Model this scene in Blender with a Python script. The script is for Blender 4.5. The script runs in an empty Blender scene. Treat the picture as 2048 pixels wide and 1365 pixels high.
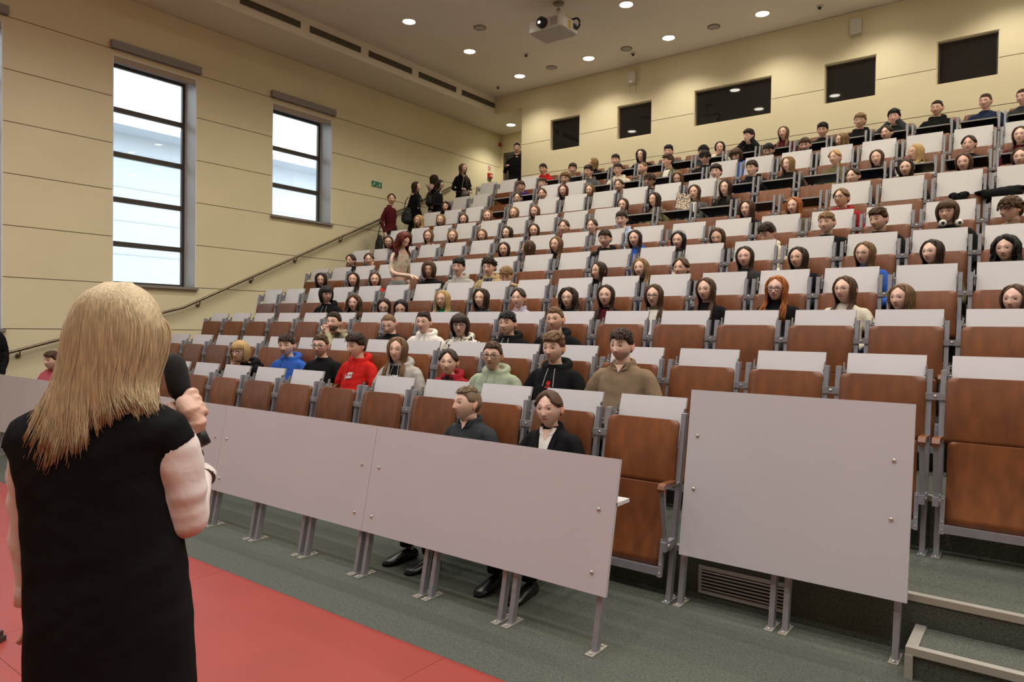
import bpy, math, random
import numpy as np
from mathutils import Vector, Matrix
from mathutils.bvhtree import BVHTree

S = bpy.context.scene
COL = S.collection
rnd = random.Random(7)
PI = math.pi

# ------------------------------------------------------------------ camera
FPX = 1412.371
RIGHT = np.array([0.79605206, 0.60507761, 0.01349799])
UP = np.array([-0.02077742, 0.00503241, 0.99977146])
FWD = np.array([-0.60487140, 0.79615059, -0.01657802])
CAMP = np.array([0.0, 0.0, 1.5])
cam = bpy.data.cameras.new('camera')
cam.lens = FPX / 2048 * 36; cam.sensor_width = 36; cam.clip_start = .05; cam.clip_end = 200
camo = bpy.data.objects.new('camera', cam); COL.objects.link(camo)
mw = Matrix.Identity(4)
for i in range(3):
    mw[i][0] = RIGHT[i]; mw[i][1] = UP[i]; mw[i][2] = -FWD[i]; mw[i][3] = CAMP[i]
camo.matrix_world = mw
S.camera = camo

def ray(px, py):
    return RIGHT * ((px - 1024) / FPX) - UP * ((py - 682.5) / FPX) + FWD
def onY(px, py, Y):
    d = ray(px, py); return CAMP + d * (Y / d[1])
def onX(px, py, X):
    d = ray(px, py); return CAMP + d * (X / d[0])
def onD(px, py, D):
    return CAMP + ray(px, py) * D

# ------------------------------------------------------------------ world, exposure
W = bpy.data.worlds.new('World'); S.world = W; W.use_nodes = True
bg = W.node_tree.nodes['Background']
bg.inputs[0].default_value = (0.86, 0.93, 1.0, 1); bg.inputs[1].default_value = 4.2
S.view_settings.view_transform = 'Standard'; S.view_settings.look = 'None'
S.view_settings.exposure = 0.55; S.view_settings.gamma = 1; S.view_settings.use_curve_mapping = False
try:
    S.cycles.use_denoising = True
    S.cycles.adaptive_threshold = .03; S.cycles.max_bounces = 5; S.cycles.diffuse_bounces = 3; S.cycles.glossy_bounces = 3
    S.cycles.transmission_bounces = 4; S.cycles.transparent_max_bounces = 6
    S.cycles.caustics_reflective = False; S.cycles.caustics_refractive = False
    S.cycles.sample_clamp_indirect = 4.0
except Exception:
    pass
LAMP_COL = (1.0, 0.92, 0.76); LAMP_W = 76.0; FRONT_DIM = .92; FRONT_COL = (1.0, .97, .95)

# ------------------------------------------------------------------ helpers
class MB:
    """collects shapes for one mesh"""
    def __init__(s): s.v = []; s.f = []; s.m = []; s.s = []; s.c = []
    def add(s, v, f, m=0, smooth=False, col=None):
        b = len(s.v); s.v.extend([tuple(map(float, p)) for p in v])
        s.f.extend([tuple(int(i) + b for i in q) for q in f]); s.m.extend([m] * len(f)); s.s.extend([smooth] * len(f))
        if col is not None:
            s.c.extend([tuple(c) for c in col] if hasattr(col[0], '__len__') else [tuple(col)] * len(v))
        return s
    def box(s, x0, x1, y0, y1, z0, z1, m=0):
        v = [(x, y, z) for x in (x0, x1) for y in (y0, y1) for z in (z0, z1)]
        f = [(0,1,3,2),(4,6,7,5),(0,4,5,1),(2,3,7,6),(0,2,6,4),(1,5,7,3)]
        return s.add(v, f, m)
    def obox(s, c, ax, ay, az, m=0):
        c, ax, ay, az = [np.asarray(q, float) for q in (c, ax, ay, az)]
        v = [c + i*ax + j*ay + k*az for i in (-1,1) for j in (-1,1) for k in (-1,1)]
        f = [(0,1,3,2),(4,6,7,5),(0,4,5,1),(2,3,7,6),(0,2,6,4),(1,5,7,3)]
        return s.add(v, f, m)
    def loft(s, rings, m=0, cap=True, smooth=True, col=None):
        n = len(rings[0]); v = [p for r in rings for p in r]; f = []
        for i in range(len(rings)-1):
            for j in range(n):
                a = i*n+j; b = i*n+(j+1) % n
                f.append((a, b, b+n, a+n))
        if cap:
            f.append(tuple(range(n))[::-1]); f.append(tuple((len(rings)-1)*n+j for j in range(n)))
        return s.add(v, f, m, smooth, col)
    def tube(s, pts, rad, n=8, m=0, flat=1.0, up=(0, 0, 1), cap=True, smooth=True, col=None):
        pts = [np.asarray(p, float) for p in pts]
        if not hasattr(rad, '__len__'): rad = [rad]*len(pts)
        rings = []; up = np.asarray(up, float)
        for i, p in enumerate(pts):
            t = pts[min(i+1, len(pts)-1)] - pts[max(i-1, 0)]; t /= (np.linalg.norm(t)+1e-9)
            a = np.cross(t, up)
            if np.linalg.norm(a) < 1e-3: a = np.cross(t, (1, 0, 0.01))
            a /= np.linalg.norm(a); b = np.cross(a, t)
            rings.append([p + rad[i]*(math.cos(k*2*PI/n)*a + flat*math.sin(k*2*PI/n)*b) for k in range(n)])
        return s.loft(rings, m, cap, smooth, col)
    def ell(s, c, r, nu=10, nv=7, m=0, col=None, rot=None):
        v = []; f = []
        for j in range(nv+1):
            ph = PI*j/nv
            for i in range(nu):
                th = 2*PI*i/nu
                p = np.array([r[0]*math.sin(ph)*math.cos(th), r[1]*math.sin(ph)*math.sin(th), r[2]*math.cos(ph)])
                if rot is not None: p = rot @ p
                v.append(p + np.asarray(c))
        for j in range(nv):
            for i in range(nu):
                a = j*nu+i; b = j*nu+(i+1) % nu
                f.append((a, a+nu, b+nu, b))
        return s.add(v, f, m, True, col)
    def cyl(s, p0, p1, r, n=12, m=0, smooth=True): return s.tube([p0, p1], r, n, m, smooth=smooth)
    def mesh(s, name):
        me = bpy.data.meshes.new(name); me.from_pydata(s.v, [], s.f)
        me.polygons.foreach_set('material_index', s.m); me.polygons.foreach_set('use_smooth', s.s)
        if len(s.c) == len(s.v) and s.c:
            at = me.color_attributes.new('Col', 'FLOAT_COLOR', 'POINT')
            a = np.ones((len(s.v), 4), np.float32); a[:, :3] = np.array(s.c, np.float32)
            at.data.foreach_set('color', a.ravel())
        me.update(); return me

def obj(name, me, mats=None, parent=None, loc=None):
    if isinstance(me, MB): me = me.mesh(name)
    if mats is not None and len(me.materials) == 0:
        for m_ in (mats if isinstance(mats, (list, tuple)) else [mats]): me.materials.append(m_)
    o = bpy.data.objects.new(name, me); COL.objects.link(o)
    if parent is not None: o.parent = parent
    if loc is not None: o.location = loc
    return o
def objm(name, me, mat, parent=None, loc=None):
    """shared mesh with a material of the object's own"""
    if len(me.materials) == 0: me.materials.append(None)
    o = bpy.data.objects.new(name, me); COL.objects.link(o)
    o.material_slots[0].link = 'OBJECT'; o.material_slots[0].material = mat
    if parent is not None: o.parent = parent
    if loc is not None: o.location = loc
    return o
def empty(name, loc, rz=0.0):
    o = bpy.data.objects.new(name, None); COL.objects.link(o); o.location = loc; o.rotation_euler = (0, 0, rz)
    o.empty_display_size = .1
    return o
def tag(o, label, cat, group=None):
    o['label'] = label; o['category'] = cat
    if group: o['group'] = group
    return o
def struct(o, label=None):
    o['kind'] = 'structure'
    if label: o['label'] = label
    return o
ORD = ['zeroth','first','second','third','fourth','fifth','sixth','seventh','eighth','ninth','tenth','eleventh','twelfth','thirteenth','fourteenth','fifteenth','sixteenth','seventeenth','eighteenth','nineteenth','twentieth','twenty-first','twenty-second']

# ------------------------------------------------------------------ materials
def mat(name, col, rough=.6, metal=0., noise=None, bump=None, spec=.5, coat=0., rand=0., stretch=None, emit=None, coord='Object'):
    m = bpy.data.materials.new(name); m.use_nodes = True; nt = m.node_tree; b = nt.nodes['Principled BSDF']
    b.inputs['Base Color'].default_value = (*col, 1); b.inputs['Roughness'].default_value = rough; b.inputs['Metallic'].default_value = metal
    b.inputs['Specular IOR Level'].default_value = spec; b.inputs['Coat Weight'].default_value = coat; b.inputs['Coat Roughness'].default_value = .25
    if emit: b.inputs['Emission Color'].default_value = (*emit[0], 1); b.inputs['Emission Strength'].default_value = emit[1]
    if noise or bump or rand:
        tc = nt.nodes.new('ShaderNodeTexCoord'); mp = nt.nodes.new('ShaderNodeMapping'); nt.links.new(tc.outputs[coord], mp.inputs[0])
        if stretch: mp.inputs['Scale'].default_value = stretch
    if noise:
        sc, amt = noise[:2]; det = noise[2] if len(noise) > 2 else 4
        n = nt.nodes.new('ShaderNodeTexNoise'); n.inputs['Scale'].default_value = sc; n.inputs['Detail'].default_value = det
        nt.links.new(mp.outputs[0], n.inputs['Vector'])
        r = nt.nodes.new('ShaderNodeValToRGB'); nt.links.new(n.outputs['Fac'], r.inputs[0])
        r.color_ramp.elements[0].position = .3; r.color_ramp.elements[1].position = .7
        r.color_ramp.elements[0].color = (*[c*(1-amt) for c in col], 1); r.color_ramp.elements[1].color = (*[min(1, c*(1+amt)) for c in col], 1)
        last = r.outputs[0]
        if rand:
            oi = nt.nodes.new('ShaderNodeObjectInfo'); mr = nt.nodes.new('ShaderNodeMapRange'); nt.links.new(oi.outputs['Random'], mr.inputs[0])
            mr.inputs['To Min'].default_value = 1-rand; mr.inputs['To Max'].default_value = 1+rand
            mx = nt.nodes.new('ShaderNodeVectorMath'); mx.operation = 'SCALE'; nt.links.new(last, mx.inputs[0]); nt.links.new(mr.outputs[0], mx.inputs['Scale']); last = mx.outputs[0]
        nt.links.new(last, b.inputs['Base Color'])
    if bump:
        n2 = nt.nodes.new('ShaderNodeTexNoise'); n2.inputs['Scale'].default_value = bump[0]; n2.inputs['Detail'].default_value = 5
        nt.links.new(mp.outputs[0], n2.inputs['Vector'])
        bp = nt.nodes.new('ShaderNodeBump'); bp.inputs['Strength'].default_value = bump[1]; bp.inputs['Distance'].default_value = bump[2] if len(bump) > 2 else .01
        nt.links.new(n2.outputs['Fac'], bp.inputs['Height']); nt.links.new(bp.outputs[0], b.inputs['Normal'])
    return m
M = {}
M['wall'] = mat('wall_paint', (.82, .735, .50), .75, noise=(1.2, .03), bump=(160, .05))
M['joint'] = mat('wall_joint', (.20, .15, .08), .9)
M['ceil'] = mat('ceiling_paint', (.86, .80, .70), .85, noise=(.8, .03))
M['soffit'] = mat('soffit_paint', (.86, .80, .68), .8)
M['steel'] = mat('painted_steel', (.29, .29, .32), .42, .35, noise=(30, .06))
M['steel_d'] = mat('hinge_steel', (.30, .29, .28), .4, .7, noise=(60, .3))
M['chrome'] = mat('bolt_chrome', (.75, .73, .70), .2, 1.)
M['alu'] = mat('aluminium_nosing', (.50, .48, .43), .4, .6, noise=(40, .08), stretch=(1, 20, 20))
M['desk'] = mat('pale_laminate', (.60, .58, .59), .5, noise=(3, .02), rand=.05)
M['desk_edge'] = mat('laminate_edge', (.40, .39, .39), .5)
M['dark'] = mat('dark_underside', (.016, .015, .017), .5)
M['panel'] = mat('front_panel_laminate', (.53, .51, .535), .45, noise=(2, .02), bump=(400, .05))
M['wood'] = mat('plywood_veneer', (.172, .054, .015), .42, noise=(7, .26, 8), coat=.08, rand=.16, stretch=(2.2, 1.2, .8))
M['wood_e'] = mat('plywood_edge', (.12, .045, .02), .5, noise=(60, .4), stretch=(1, 1, 20))
M['armpad'] = mat('armrest_wood', (.17, .058, .02), .3, noise=(9, .25), coat=.4)
M['green'] = mat('green_floor', (.062, .069, .054), .75, noise=(140, .45, 9), bump=(260, .04))
def speckle(m_):
    nt = m_.node_tree; b = nt.nodes['Principled BSDF']; tc = nt.nodes.new('ShaderNodeTexCoord')
    src = b.inputs['Base Color'].links[0].from_socket; last = src
    for sc, lo, hi, colr in ((95, .30, .36, (.018, .020, .016, 1)), (130, .30, .35, (.15, .17, .14, 1))):
        n = nt.nodes.new('ShaderNodeTexNoise'); n.inputs['Scale'].default_value = sc; n.inputs['Detail'].default_value = 1.0; nt.links.new(tc.outputs['Object'], n.inputs['Vector'])
        mr = nt.nodes.new('ShaderNodeMapRange'); mr.inputs['From Min'].default_value = lo; mr.inputs['From Max'].default_value = hi; mr.inputs['To Min'].default_value = 1; mr.inputs['To Max'].default_value = 0
        nt.links.new(n.outputs['Fac'], mr.inputs[0]); mx = nt.nodes.new('ShaderNodeMix'); mx.data_type = 'RGBA'
        nt.links.new(mr.outputs[0], mx.inputs['Factor']); nt.links.new(last, mx.inputs['A']); mx.inputs['B'].default_value = colr; last = mx.outputs['Result']
    nt.links.new(last, b.inputs['Base Color'])
speckle(M['green'])
M['red'] = mat('red_floor', (.265, .027, .018), .45, noise=(2.2, .07), bump=(200, .04))
M['glass_dark'] = mat('tinted_glass', (.012, .012, .012), .03, spec=.8)
M['ledge'] = mat('facade_ledge', (.40, .42, .44), .8)
M['booth'] = mat('booth_dark', (.02, .018, .016), .9)
M['frame'] = mat('window_frame_bronze', (.085, .075, .065), .45, .3)
M['reveal'] = mat('reveal_white', (.86, .88, .88), .6)
M['blind'] = mat('blind_fabric', (.50, .42, .33), .9)
M['blindbox'] = mat('blind_box_grey', (.30, .27, .26), .5, .2)
M['white'] = mat('white_plastic', (.68, .66, .60), .4)
M['black'] = mat('black_plastic', (.012, .012, .013), .4)
M['facade'] = mat('outside_facade', (.36, .385, .41), .8)
M['door'] = mat('door_dark', (.035, .028, .022), .5, noise=(3, .2), stretch=(12, 1, 1))
M['vent'] = mat('vent_grille', (.22, .19, .14), .5, .3)
M['vent_d'] = mat('vent_backing', (.05, .042, .032), .8)
M['bolt'] = mat('bolt_steel', (.55, .53, .50), .35, .8)
M['grille'] = mat('grille_grey', (.45, .43, .43), .45, .4)
M['rail'] = mat('handrail_bronze', (.21, .16, .11), .3, .85)
M['redbox'] = mat('alarm_red', (.45, .03, .02), .4)
M['exitg'] = mat('exit_green', (.02, .22, .09), .5)
M['yellow'] = mat('sticker_yellow', (.75, .50, .04), .5)
M['lampglow'] = mat('lamp_glow', (1, .95, .85), .5, emit=((1.0, .93, .80), 9.0))
M['lampring'] = mat('lamp_ring', (.80, .76, .68), .4)
M['lensglow'] = mat('lens_glow', (.1, .1, .15), .1, emit=((.75, .78, 1.0), 6.0))
M['lens'] = mat('lens_glass', (.01, .01, .02), .05, spec=.8)
def glassmat():
    m = bpy.data.materials.new('window_glass'); m.use_nodes = True; nt = m.node_tree; nt.nodes.clear()
    o = nt.nodes.new('ShaderNodeOutputMaterial'); mx = nt.nodes.new('ShaderNodeMixShader'); t = nt.nodes.new('ShaderNodeBsdfTransparent'); g = nt.nodes.new('ShaderNodeBsdfGlossy')
    g.inputs['Roughness'].default_value = .02; fr = nt.nodes.new('ShaderNodeFresnel'); fr.inputs[0].default_value = 1.45
    t.inputs[0].default_value = (.93, .96, .97, 1)
    nt.links.new(fr.outputs[0], mx.inputs[0]); nt.links.new(t.outputs[0], mx.inputs[1]); nt.links.new(g.outputs[0], mx.inputs[2]); nt.links.new(mx.outputs[0], o.inputs[0])
    return m
M['glass'] = glassmat()
# ------------------------------------------------------------------ layout
XW = -11.4; YB = 12.88; ZC = 6.885; XS = -10.384; ZS = 6.51; XLOB = -9.59; YLOB = 14.4; XR = 7.0; YF = -4.0
FL = [0, .27, .57, .86, 1.26, 1.655, 2.05, 2.51, 2.96, 3.41, 3.86]
YC = [3.80 + .895*r for r in range(11)]
OFF = [.062 - .0085*r for r in range(11)]
PITCH = .56
GROOVES = [.70, 1.415, 2.127, 2.838, 3.55, 4.258, 4.967, 5.68]

# ---- floors
b = MB(); b.box(XW, XR, 2.37, YC[0], -.1, 0)
struct(obj('floor', b, M['green']), 'speckled green floor in front of the seating rows')
fr = struct(obj('floor_red', MB().box(XW, XR, YF, 2.37, -.1, -.004), M['joint']), 'red floor of the speaking area')
tile = MB(); tile.box(.001, 1.819, .001, 1.249, -.004, 0); tm = tile.mesh('floor_sheet')
i = 0
for ix in range(-4, 3):
    for iy in range(5):
        x0 = ix*1.82 - 2.16; y1 = 2.37 - iy*1.25
        if x0 + 1.82 > XR or x0 < XW: continue
        obj('floor_sheet', tm, M['red'], fr, (x0, y1-1.25, 0))
for r in range(1, 11):
    y1 = YC[r] if r < 10 else YB
    b = MB(); b.box(XW, XR, YC[r-1], y1, -.1, FL[r])
    t = struct(obj('floor_terrace', b, M['green']), 'green stepped floor under the %s seating row' % ORD[r+1])
    n = MB(); n.box(XW, XR if r > 1 else XR, YC[r-1]-.006, YC[r-1]+.035, FL[r]-.028, FL[r]+.004)
    obj('nosing', n, M['alu'], t)
    st = MB(); st.box(XW, -10.12, YC[r-1]-.32, YC[r-1]-.007, -.1, (FL[r-1]+FL[r])/2)
    obj('aisle_step', st, M['green'], t)
    nn = MB(); nn.box(XW, -10.12, YC[r-1]-.326, YC[r-1]-.285, (FL[r-1]+FL[r])/2-.026, (FL[r-1]+FL[r])/2+.004)
    obj('step_nosing', nn, M['alu'], t)
struct(obj('floor_landing', MB().box(XW, XLOB, YB, YLOB, -.1, FL[10]), M['green']), 'landing floor in front of the dark door')
# lower step at the right
st = struct(obj('floor_step', MB().box(-.456, 2.2, 3.50, 3.79, 0, .13), M['green']), 'low green step with metal edges beside the single panel')
n = MB(); n.box(-.470, 2.2, 3.485, 3.525, .106, .139); obj('nosing', n, M['alu'], st)
n = MB(); n.box(-.470, -.425, 3.5255, 3.79, .106, .139); obj('nosing', n, M['alu'], st)
n = MB(); n.box(-.472, -.440, 3.480, 3.4995, 0, .1055); obj('corner_post', n, M['alu'], st)

# ---- panelled walls
def cut(u0, u1, z0, z1, holes):
    us = sorted({u0, u1} | {q for h in holes for q in h[:2] if u0 < q < u1}); out = []
    for a, c in zip(us[:-1], us[1:]):
        mid = (a+c)/2; segs = [(z0, z1)]
        for h in holes:
            if h[0] < mid < h[1]:
                ns = []
                for s0, s1 in segs:
                    if h[3] <= s0 or h[2] >= s1: ns.append((s0, s1)); continue
                    if h[2] > s0: ns.append((s0, h[2]))
                    if h[3] < s1: ns.append((h[3], s1))
                segs = ns
        if out and out[-1][1] == a and out[-1][2] == segs: out[-1][1] = c
        else: out.append([a, c, segs])
    return out
def panelled(name, label, axis, plane, sgn, u0, u1, z0, z1, grooves, holes, thick):
    core = MB(); p1 = plane - sgn*.012; p2 = plane - sgn*thick
    def put(m_, a, c, s0, s1, q0, q1):
        q0, q1 = min(q0, q1), max(q0, q1)
        if axis == 'X': m_.box(q0, q1, a, c, s0, s1)
        else: m_.box(a, c, q0, q1, s0, s1)
    for a, c, segs in cut(u0, u1, z0, z1, holes):
        for s0, s1 in segs: put(core, a, c, s0, s1, p1, p2)
    w = struct(obj(name, core, M['joint']), label)
    zs = [z0] + [g for g in grooves if z0 < g < z1] + [z1]
    for s0, s1 in zip(zs[:-1], zs[1:]):
        g = .0055; run = None
        for a, c, segs in cut(u0, u1, s0+g, s1-g, holes) + [[0, 0, []]]:
            if segs:
                if run is None: run = MB()
                for t0, t1 in segs: put(run, a, c, t0, t1, plane, p1)
            elif run is not None:
                obj('panel', run, M['wall'], w); run = None
    return w
WIN = [(7.66, 9.01, 3.55, 5.60), (4.89, 6.22, 2.127, 5.60), (2.13, 3.475, 1.415, 5.60), (-.64, .71, 1.415, 5.60), (-3.4, -2.05, 1.415, 5.60)]  # last two are out of view, added to let daylight in from the front-left
panelled('wall_left', 'cream panelled wall with tall windows and handrail', 'X', XW, 1, YF, YLOB, 0, ZS, GROOVES, WIN, .42)
BW = [(-8.81, -8.055), (-7.15, -6.38), (-5.49, -4.035), (-3.15, -2.345), (-1.49, -.68)]
BH = [(a, c, 5.425, 6.105) for a, c in BW]
panelled('wall_back', 'cream panelled back wall with five dark booth windows', 'Y', YB, -1, XW, XR, 3.0, ZC, GROOVES, BH + [(XW, XLOB, 0, ZC)], .14)
struct(obj('trim_1', MB().box(XS, XLOB, YB, YB+.14, ZS, ZC), M['wall']), 'cream wall strip above the landing opening')
struct(obj('wall_lobby_side', MB().box(XLOB, XLOB+.02, YB+.14, YLOB, FL[10], ZS), M['wall']), 'side wall of the landing recess')
lw = struct(obj('wall_lobby', MB().box(XW-.3, XLOB, YLOB, YLOB+.15, FL[10], ZS), M['wall']), 'end wall of the landing with the dark door')
struct(obj('wall_front', MB().box(XW-.3, XR+.2, YF-.2, YF, -.1, 7), M['wall']), 'front wall behind the speaker')
struct(obj('wall_right', MB().box(XR, XR+.2, YF, YB+.2, -.1, 7), M['wall']), 'right side wall of the hall')
struct(obj('ceiling', MB().box(XS, XR, YF, YB+.14, ZC, ZC+.15), M['ceil']), 'plain warm ceiling with round downlights')
struct(obj('ceiling_soffit', MB().box(XW-.42, XS, YF, YLOB+.15, ZS, ZC+.15).box(XS, XLOB+.02, YB+.14, YLOB+.15, ZS, ZS+.1), M['soffit']), 'lowered ceiling strip along the window wall')
# booth windows
for k, (a, c) in enumerate(BW):
    wn = empty('window_%d' % (k+4), ((a+c)/2, YB, 5.425)); struct(wn, 'dark control booth window, %s from the door' % ORD[k+1])
    hw = (c-a)/2; h = .68
    f_ = MB(); t = .012
    f_.box(-hw, -hw+t, .012, .13, 0, h).box(hw-t, hw, .012, .13, 0, h).box(-hw+t, hw-t, .012, .13, 0, t).box(-hw+t, hw-t, .012, .13, h-t, h)
    obj('reveal', f_, M['wall'], wn)
    f_ = MB(); t2 = .035
    f_.box(-hw+t, -hw+t2, .085, .115, t, h-t).box(hw-t2, hw-t, .085, .115, t, h-t).box(-hw+t2, hw-t2, .085, .115, t, t2).box(-hw+t2, hw-t2, .085, .115, h-t2, h-t)
    obj('window_frame', f_, M['frame'], wn)
    obj('pane', MB().box(-hw+t2, hw-t2, .096, .104, t2, h-t2), M['glass_dark'], wn)
    bx_ = MB(); bx_.box(-hw, hw, .132, .14, 0, h); obj('booth_lining', bx_, M['booth'], wn)
# side windows
BARS = [4.88, 4.18, 3.47, 2.77, 2.06]
for k, (a, c, z0, z1) in enumerate(WIN):
    wn = empty('window_%d' % (k+1) if k < 3 else 'window_%d' % (k+6), (XW, a, z0))
    struct(wn, ['short three-pane window nearest the stairs', 'tall five-pane window in the middle of the side wall', 'tall window at the left edge of the photograph', 'unseen tall window added for daylight beside the speaking area', 'unseen tall window added for daylight near the front wall'][k])
    L = c-a; h = z1-z0; d = .42
    f_ = MB(); t = .014
    f_.box(-d, .004, 0, t, 0, h).box(-d, .004, L-t, L, 0, h).box(-d, 0, t, L-t, h-t, h)
    obj('reveal', f_, M['reveal'], wn)
    obj('window_sill', MB().box(-d, .05, -.03, L+.03, -.04, 0), M['blindbox'], wn)
    fr_ = .045
    def fbox(y0, y1, za, zb):
        obj('window_frame', MB().box(-d+.01, -d+.07, y0, y1, za, zb), M['frame'], wn)
    fbox(t, t+fr_, 0, h); fbox(L-t-fr_, L-t, 0, h)
    zs = [0] + sorted([q-z0 for q in BARS if z0+.2 < q < z1-.2]) + [h-t]
    for j, q in enumerate(zs):
        fbox(t+fr_, L-t-fr_, q-.04 if 0 < j < len(zs)-1 else (0 if j == 0 else h-t-.05), q+.04 if 0 < j < len(zs)-1 else (.05 if j == 0 else h-t))
    for q0, q1 in zip(zs[:-1], zs[1:]):
        obj('pane', MB().box(-d+.035, -d+.041, t+fr_, L-t-fr_, q0+.03, q1-.03), M['glass'], wn)
    obj('blind_box', MB().box(-.02, .075, -.04, L+.05, h+.085, h+.20), M['blindbox'], wn)
    obj('roller_blind', MB().box(-.012, -.004, .02, L-.02, h-.10, h+.085), M['blind'], wn)
    obj('blind_bar', MB().box(-.018, .004, .02, L-.02, h-.112, h-.10), M['blindbox'], wn)
# outside: a pale building across the yard
fc = MB(); fc.box(-19.3, -19, -22, 40, -6, 6.4)
fo = obj('facade', fc, M['facade']); tag(fo, 'pale building facade seen through the side windows', 'building')
for q in range(9):
    obj('facade_ledge', MB().box(-19, -18.98, -22, 40, -1.0+q*.86, -.98+q*.86), M['ledge'], fo)
obj('eave', MB().box(-19.3, -18.2, -22, 40, 6.4, 6.55), M['facade'], fo)
gr = struct(obj('ground_outside', MB().box(-60, XW-.45, -40, 60, -6.2, -6), M['facade']), 'pale ground outside the windows')

# ---- door at the landing
dz = FL[10]
d = empty('door_1', (-11.27, YLOB, dz)); struct(d, 'dark door at the end of the landing')
obj('door_frame', MB().box(0, .06, -.03, 0, 0, 2.17).box(.96, 1.02, -.03, 0, 0, 2.17).box(.06, .96, -.03, 0, 2.10, 2.17), M['frame'], d)
lf = obj('door_leaf', MB().box(.06, .96, -.015, 0, 0, 2.10), M['door'], d)
obj('door_handle', MB().cyl((.13, -.06, 1.05), (.25, -.06, 1.05), .01).cyl((.13, -.015, 1.05), (.13, -.06, 1.05), .01), M['chrome'], lf)

# ---- vents on the soffit face
for k in range(-3, 5):
    y0 = 7.715 + 1.338*k - 1.338
    if y0 + 1.125 > YB: continue
    v = empty('air_vent', (XS, y0, 6.65)); 
    tag(v, 'long dark air vent on the ceiling soffit, %s from the back wall' % ORD[5-k], 'air vent', 'air vents along the soffit')
    L = 1.125
    obj('backing', MB().box(0, .004, 0, L, 0, .095), M['vent_d'], v)
    obj('vent_frame', MB().box(.004, .014, -.01, L+.01, -.01, 0).box(.004, .014, -.01, L+.01, .095, .105).box(.004, .014, -.01, 0, 0, .095).box(.004, .014, L, L+.01, 0, .095).box(.004, .014, L/3-.006, L/3+.006, 0, .095).box(.004, .014, 2*L/3-.006, 2*L/3+.006, 0, .095), M['vent'], v)
    for q in range(3):
        sl = MB()
        for j in range(1, 5): sl.box(.005, .013, q*L/3+.006, (q+1)*L/3-.006, j*.019-.003, j*.019+.003)
        for j in range(1, 9): sl.box(.004, .010, q*L/3+j*L/27-.003, q*L/3+j*L/27+.003, .002, .093)
        s_ = obj('louvre', sl, M['vent'], v)

# ---- ceiling downlights (each with its own lamp)
ring = MB()
rr = [(.105, -.002), (.125, -.014), (.135, -.012), (.138, 0)]
ring.loft([[(R_*math.cos(k*2*PI/28), R_*math.sin(k*2*PI/28), z_) for k in range(28)] for R_, z_ in rr], cap=False)
ringm = ring.mesh('trim')
cone = MB(); cone.loft([[(R_*math.cos(k*2*PI/28), R_*math.sin(k*2*PI/28), z_) for k in range(28)] for R_, z_ in ((.06, -.0035), (.106, -.004))], cap=False)
conem = cone.mesh('reflector')
disc = MB(); disc.loft([[(R_*math.cos(k*2*PI/24), R_*math.sin(k*2*PI/24), z_) for k in range(24)] for R_, z_ in ((.002, -.006), (.104, -.006))], cap=False)
discm = disc.mesh('lamp_disc')
LD = bpy.data.lights.new('downlight_lamp', 'SPOT'); LD.energy = LAMP_W; LD.color = LAMP_COL; LD.spot_size = math.radians(132); LD.spot_blend = .75; LD.shadow_soft_size = .10
LDF = LD.copy(); LDF.energy = LAMP_W*FRONT_DIM; LDF.color = FRONT_COL      # the front circuit is dimmed
def downlight(x, y, z, label, dim=False):
    e = empty('ceiling_light', (x, y, z)); tag(e, label, 'ceiling light', 'round recessed ceiling downlights')
    obj('trim', ringm, M['lampring'], e); obj('lamp_disc', discm, M['lampglow'], e)
    l = bpy.data.objects.new('lamp', LDF if dim else LD); COL.objects.link(l); l.parent = e; l.location = (0, 0, -.03)
    return e
for ix in range(9):
    for iy in range(9):
        x = -9.06 + 1.70*ix; y = 12.07 - 1.63*iy
        if x > XR-.3 or y < YF+.4: continue
        downlight(x, y, ZC, 'round recessed ceiling downlight, %s row from back wall, %s from window side' % (ORD[iy+1], ORD[ix+1]), y < 5.0)
downlight(-10.59, 13.78, ZS, 'round recessed downlight over the landing door')

# ---- small ceiling fittings
for k, (x, y) in enumerate([(-8.2, 9.72), (-8.23, 12.05), (-6.52, 12.065), (-4.81, 12.08)]):
    e = empty('ceiling_speaker', (x, y, ZC)); tag(e, 'flat grey round ceiling speaker, %s' % ['in front of the back row of lights', 'back row, nearest the window wall', 'back row, second from the window wall', 'back row, third from the window wall'][k], 'speaker', 'ceiling speakers')
    obj('trim', MB().loft([[(R_*math.cos(q*2*PI/20), R_*math.sin(q*2*PI/20), z_) for q in range(20)] for R_, z_ in ((.11, 0), (.11, -.012), (.09, -.014))], cap=False), M['vent'], e)
    obj('speaker_mesh', MB().loft([[(R_*math.cos(q*2*PI/20), R_*math.sin(q*2*PI/20), z_) for q in range(20)] for R_, z_ in ((.092, -.012), (.002, -.010))], cap=False), M['grille'], e)
for k, (x, y) in enumerate([(-8.24, 11.18), (-6.52, 12.33), (-3.11, 12.33), (-9.84, 12.31)]):
    e = empty('smoke_detector', (x, y, ZC)); tag(e, 'small ceiling detector with dark tip, %s' % ['nearest the projector', 'above the second booth window', 'above the fourth booth window', 'above the corner by the soffit'][k], 'detector', 'ceiling detectors')
    obj('base', MB().cyl((0, 0, 0), (0, 0, -.02), .05, 16), M['white'], e)
    obj('sensor', MB().tube([(0, 0, -.02), (0, 0, -.05), (0, 0, -.06)], [.028, .022, .01], 12), M['black'], e)

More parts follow.
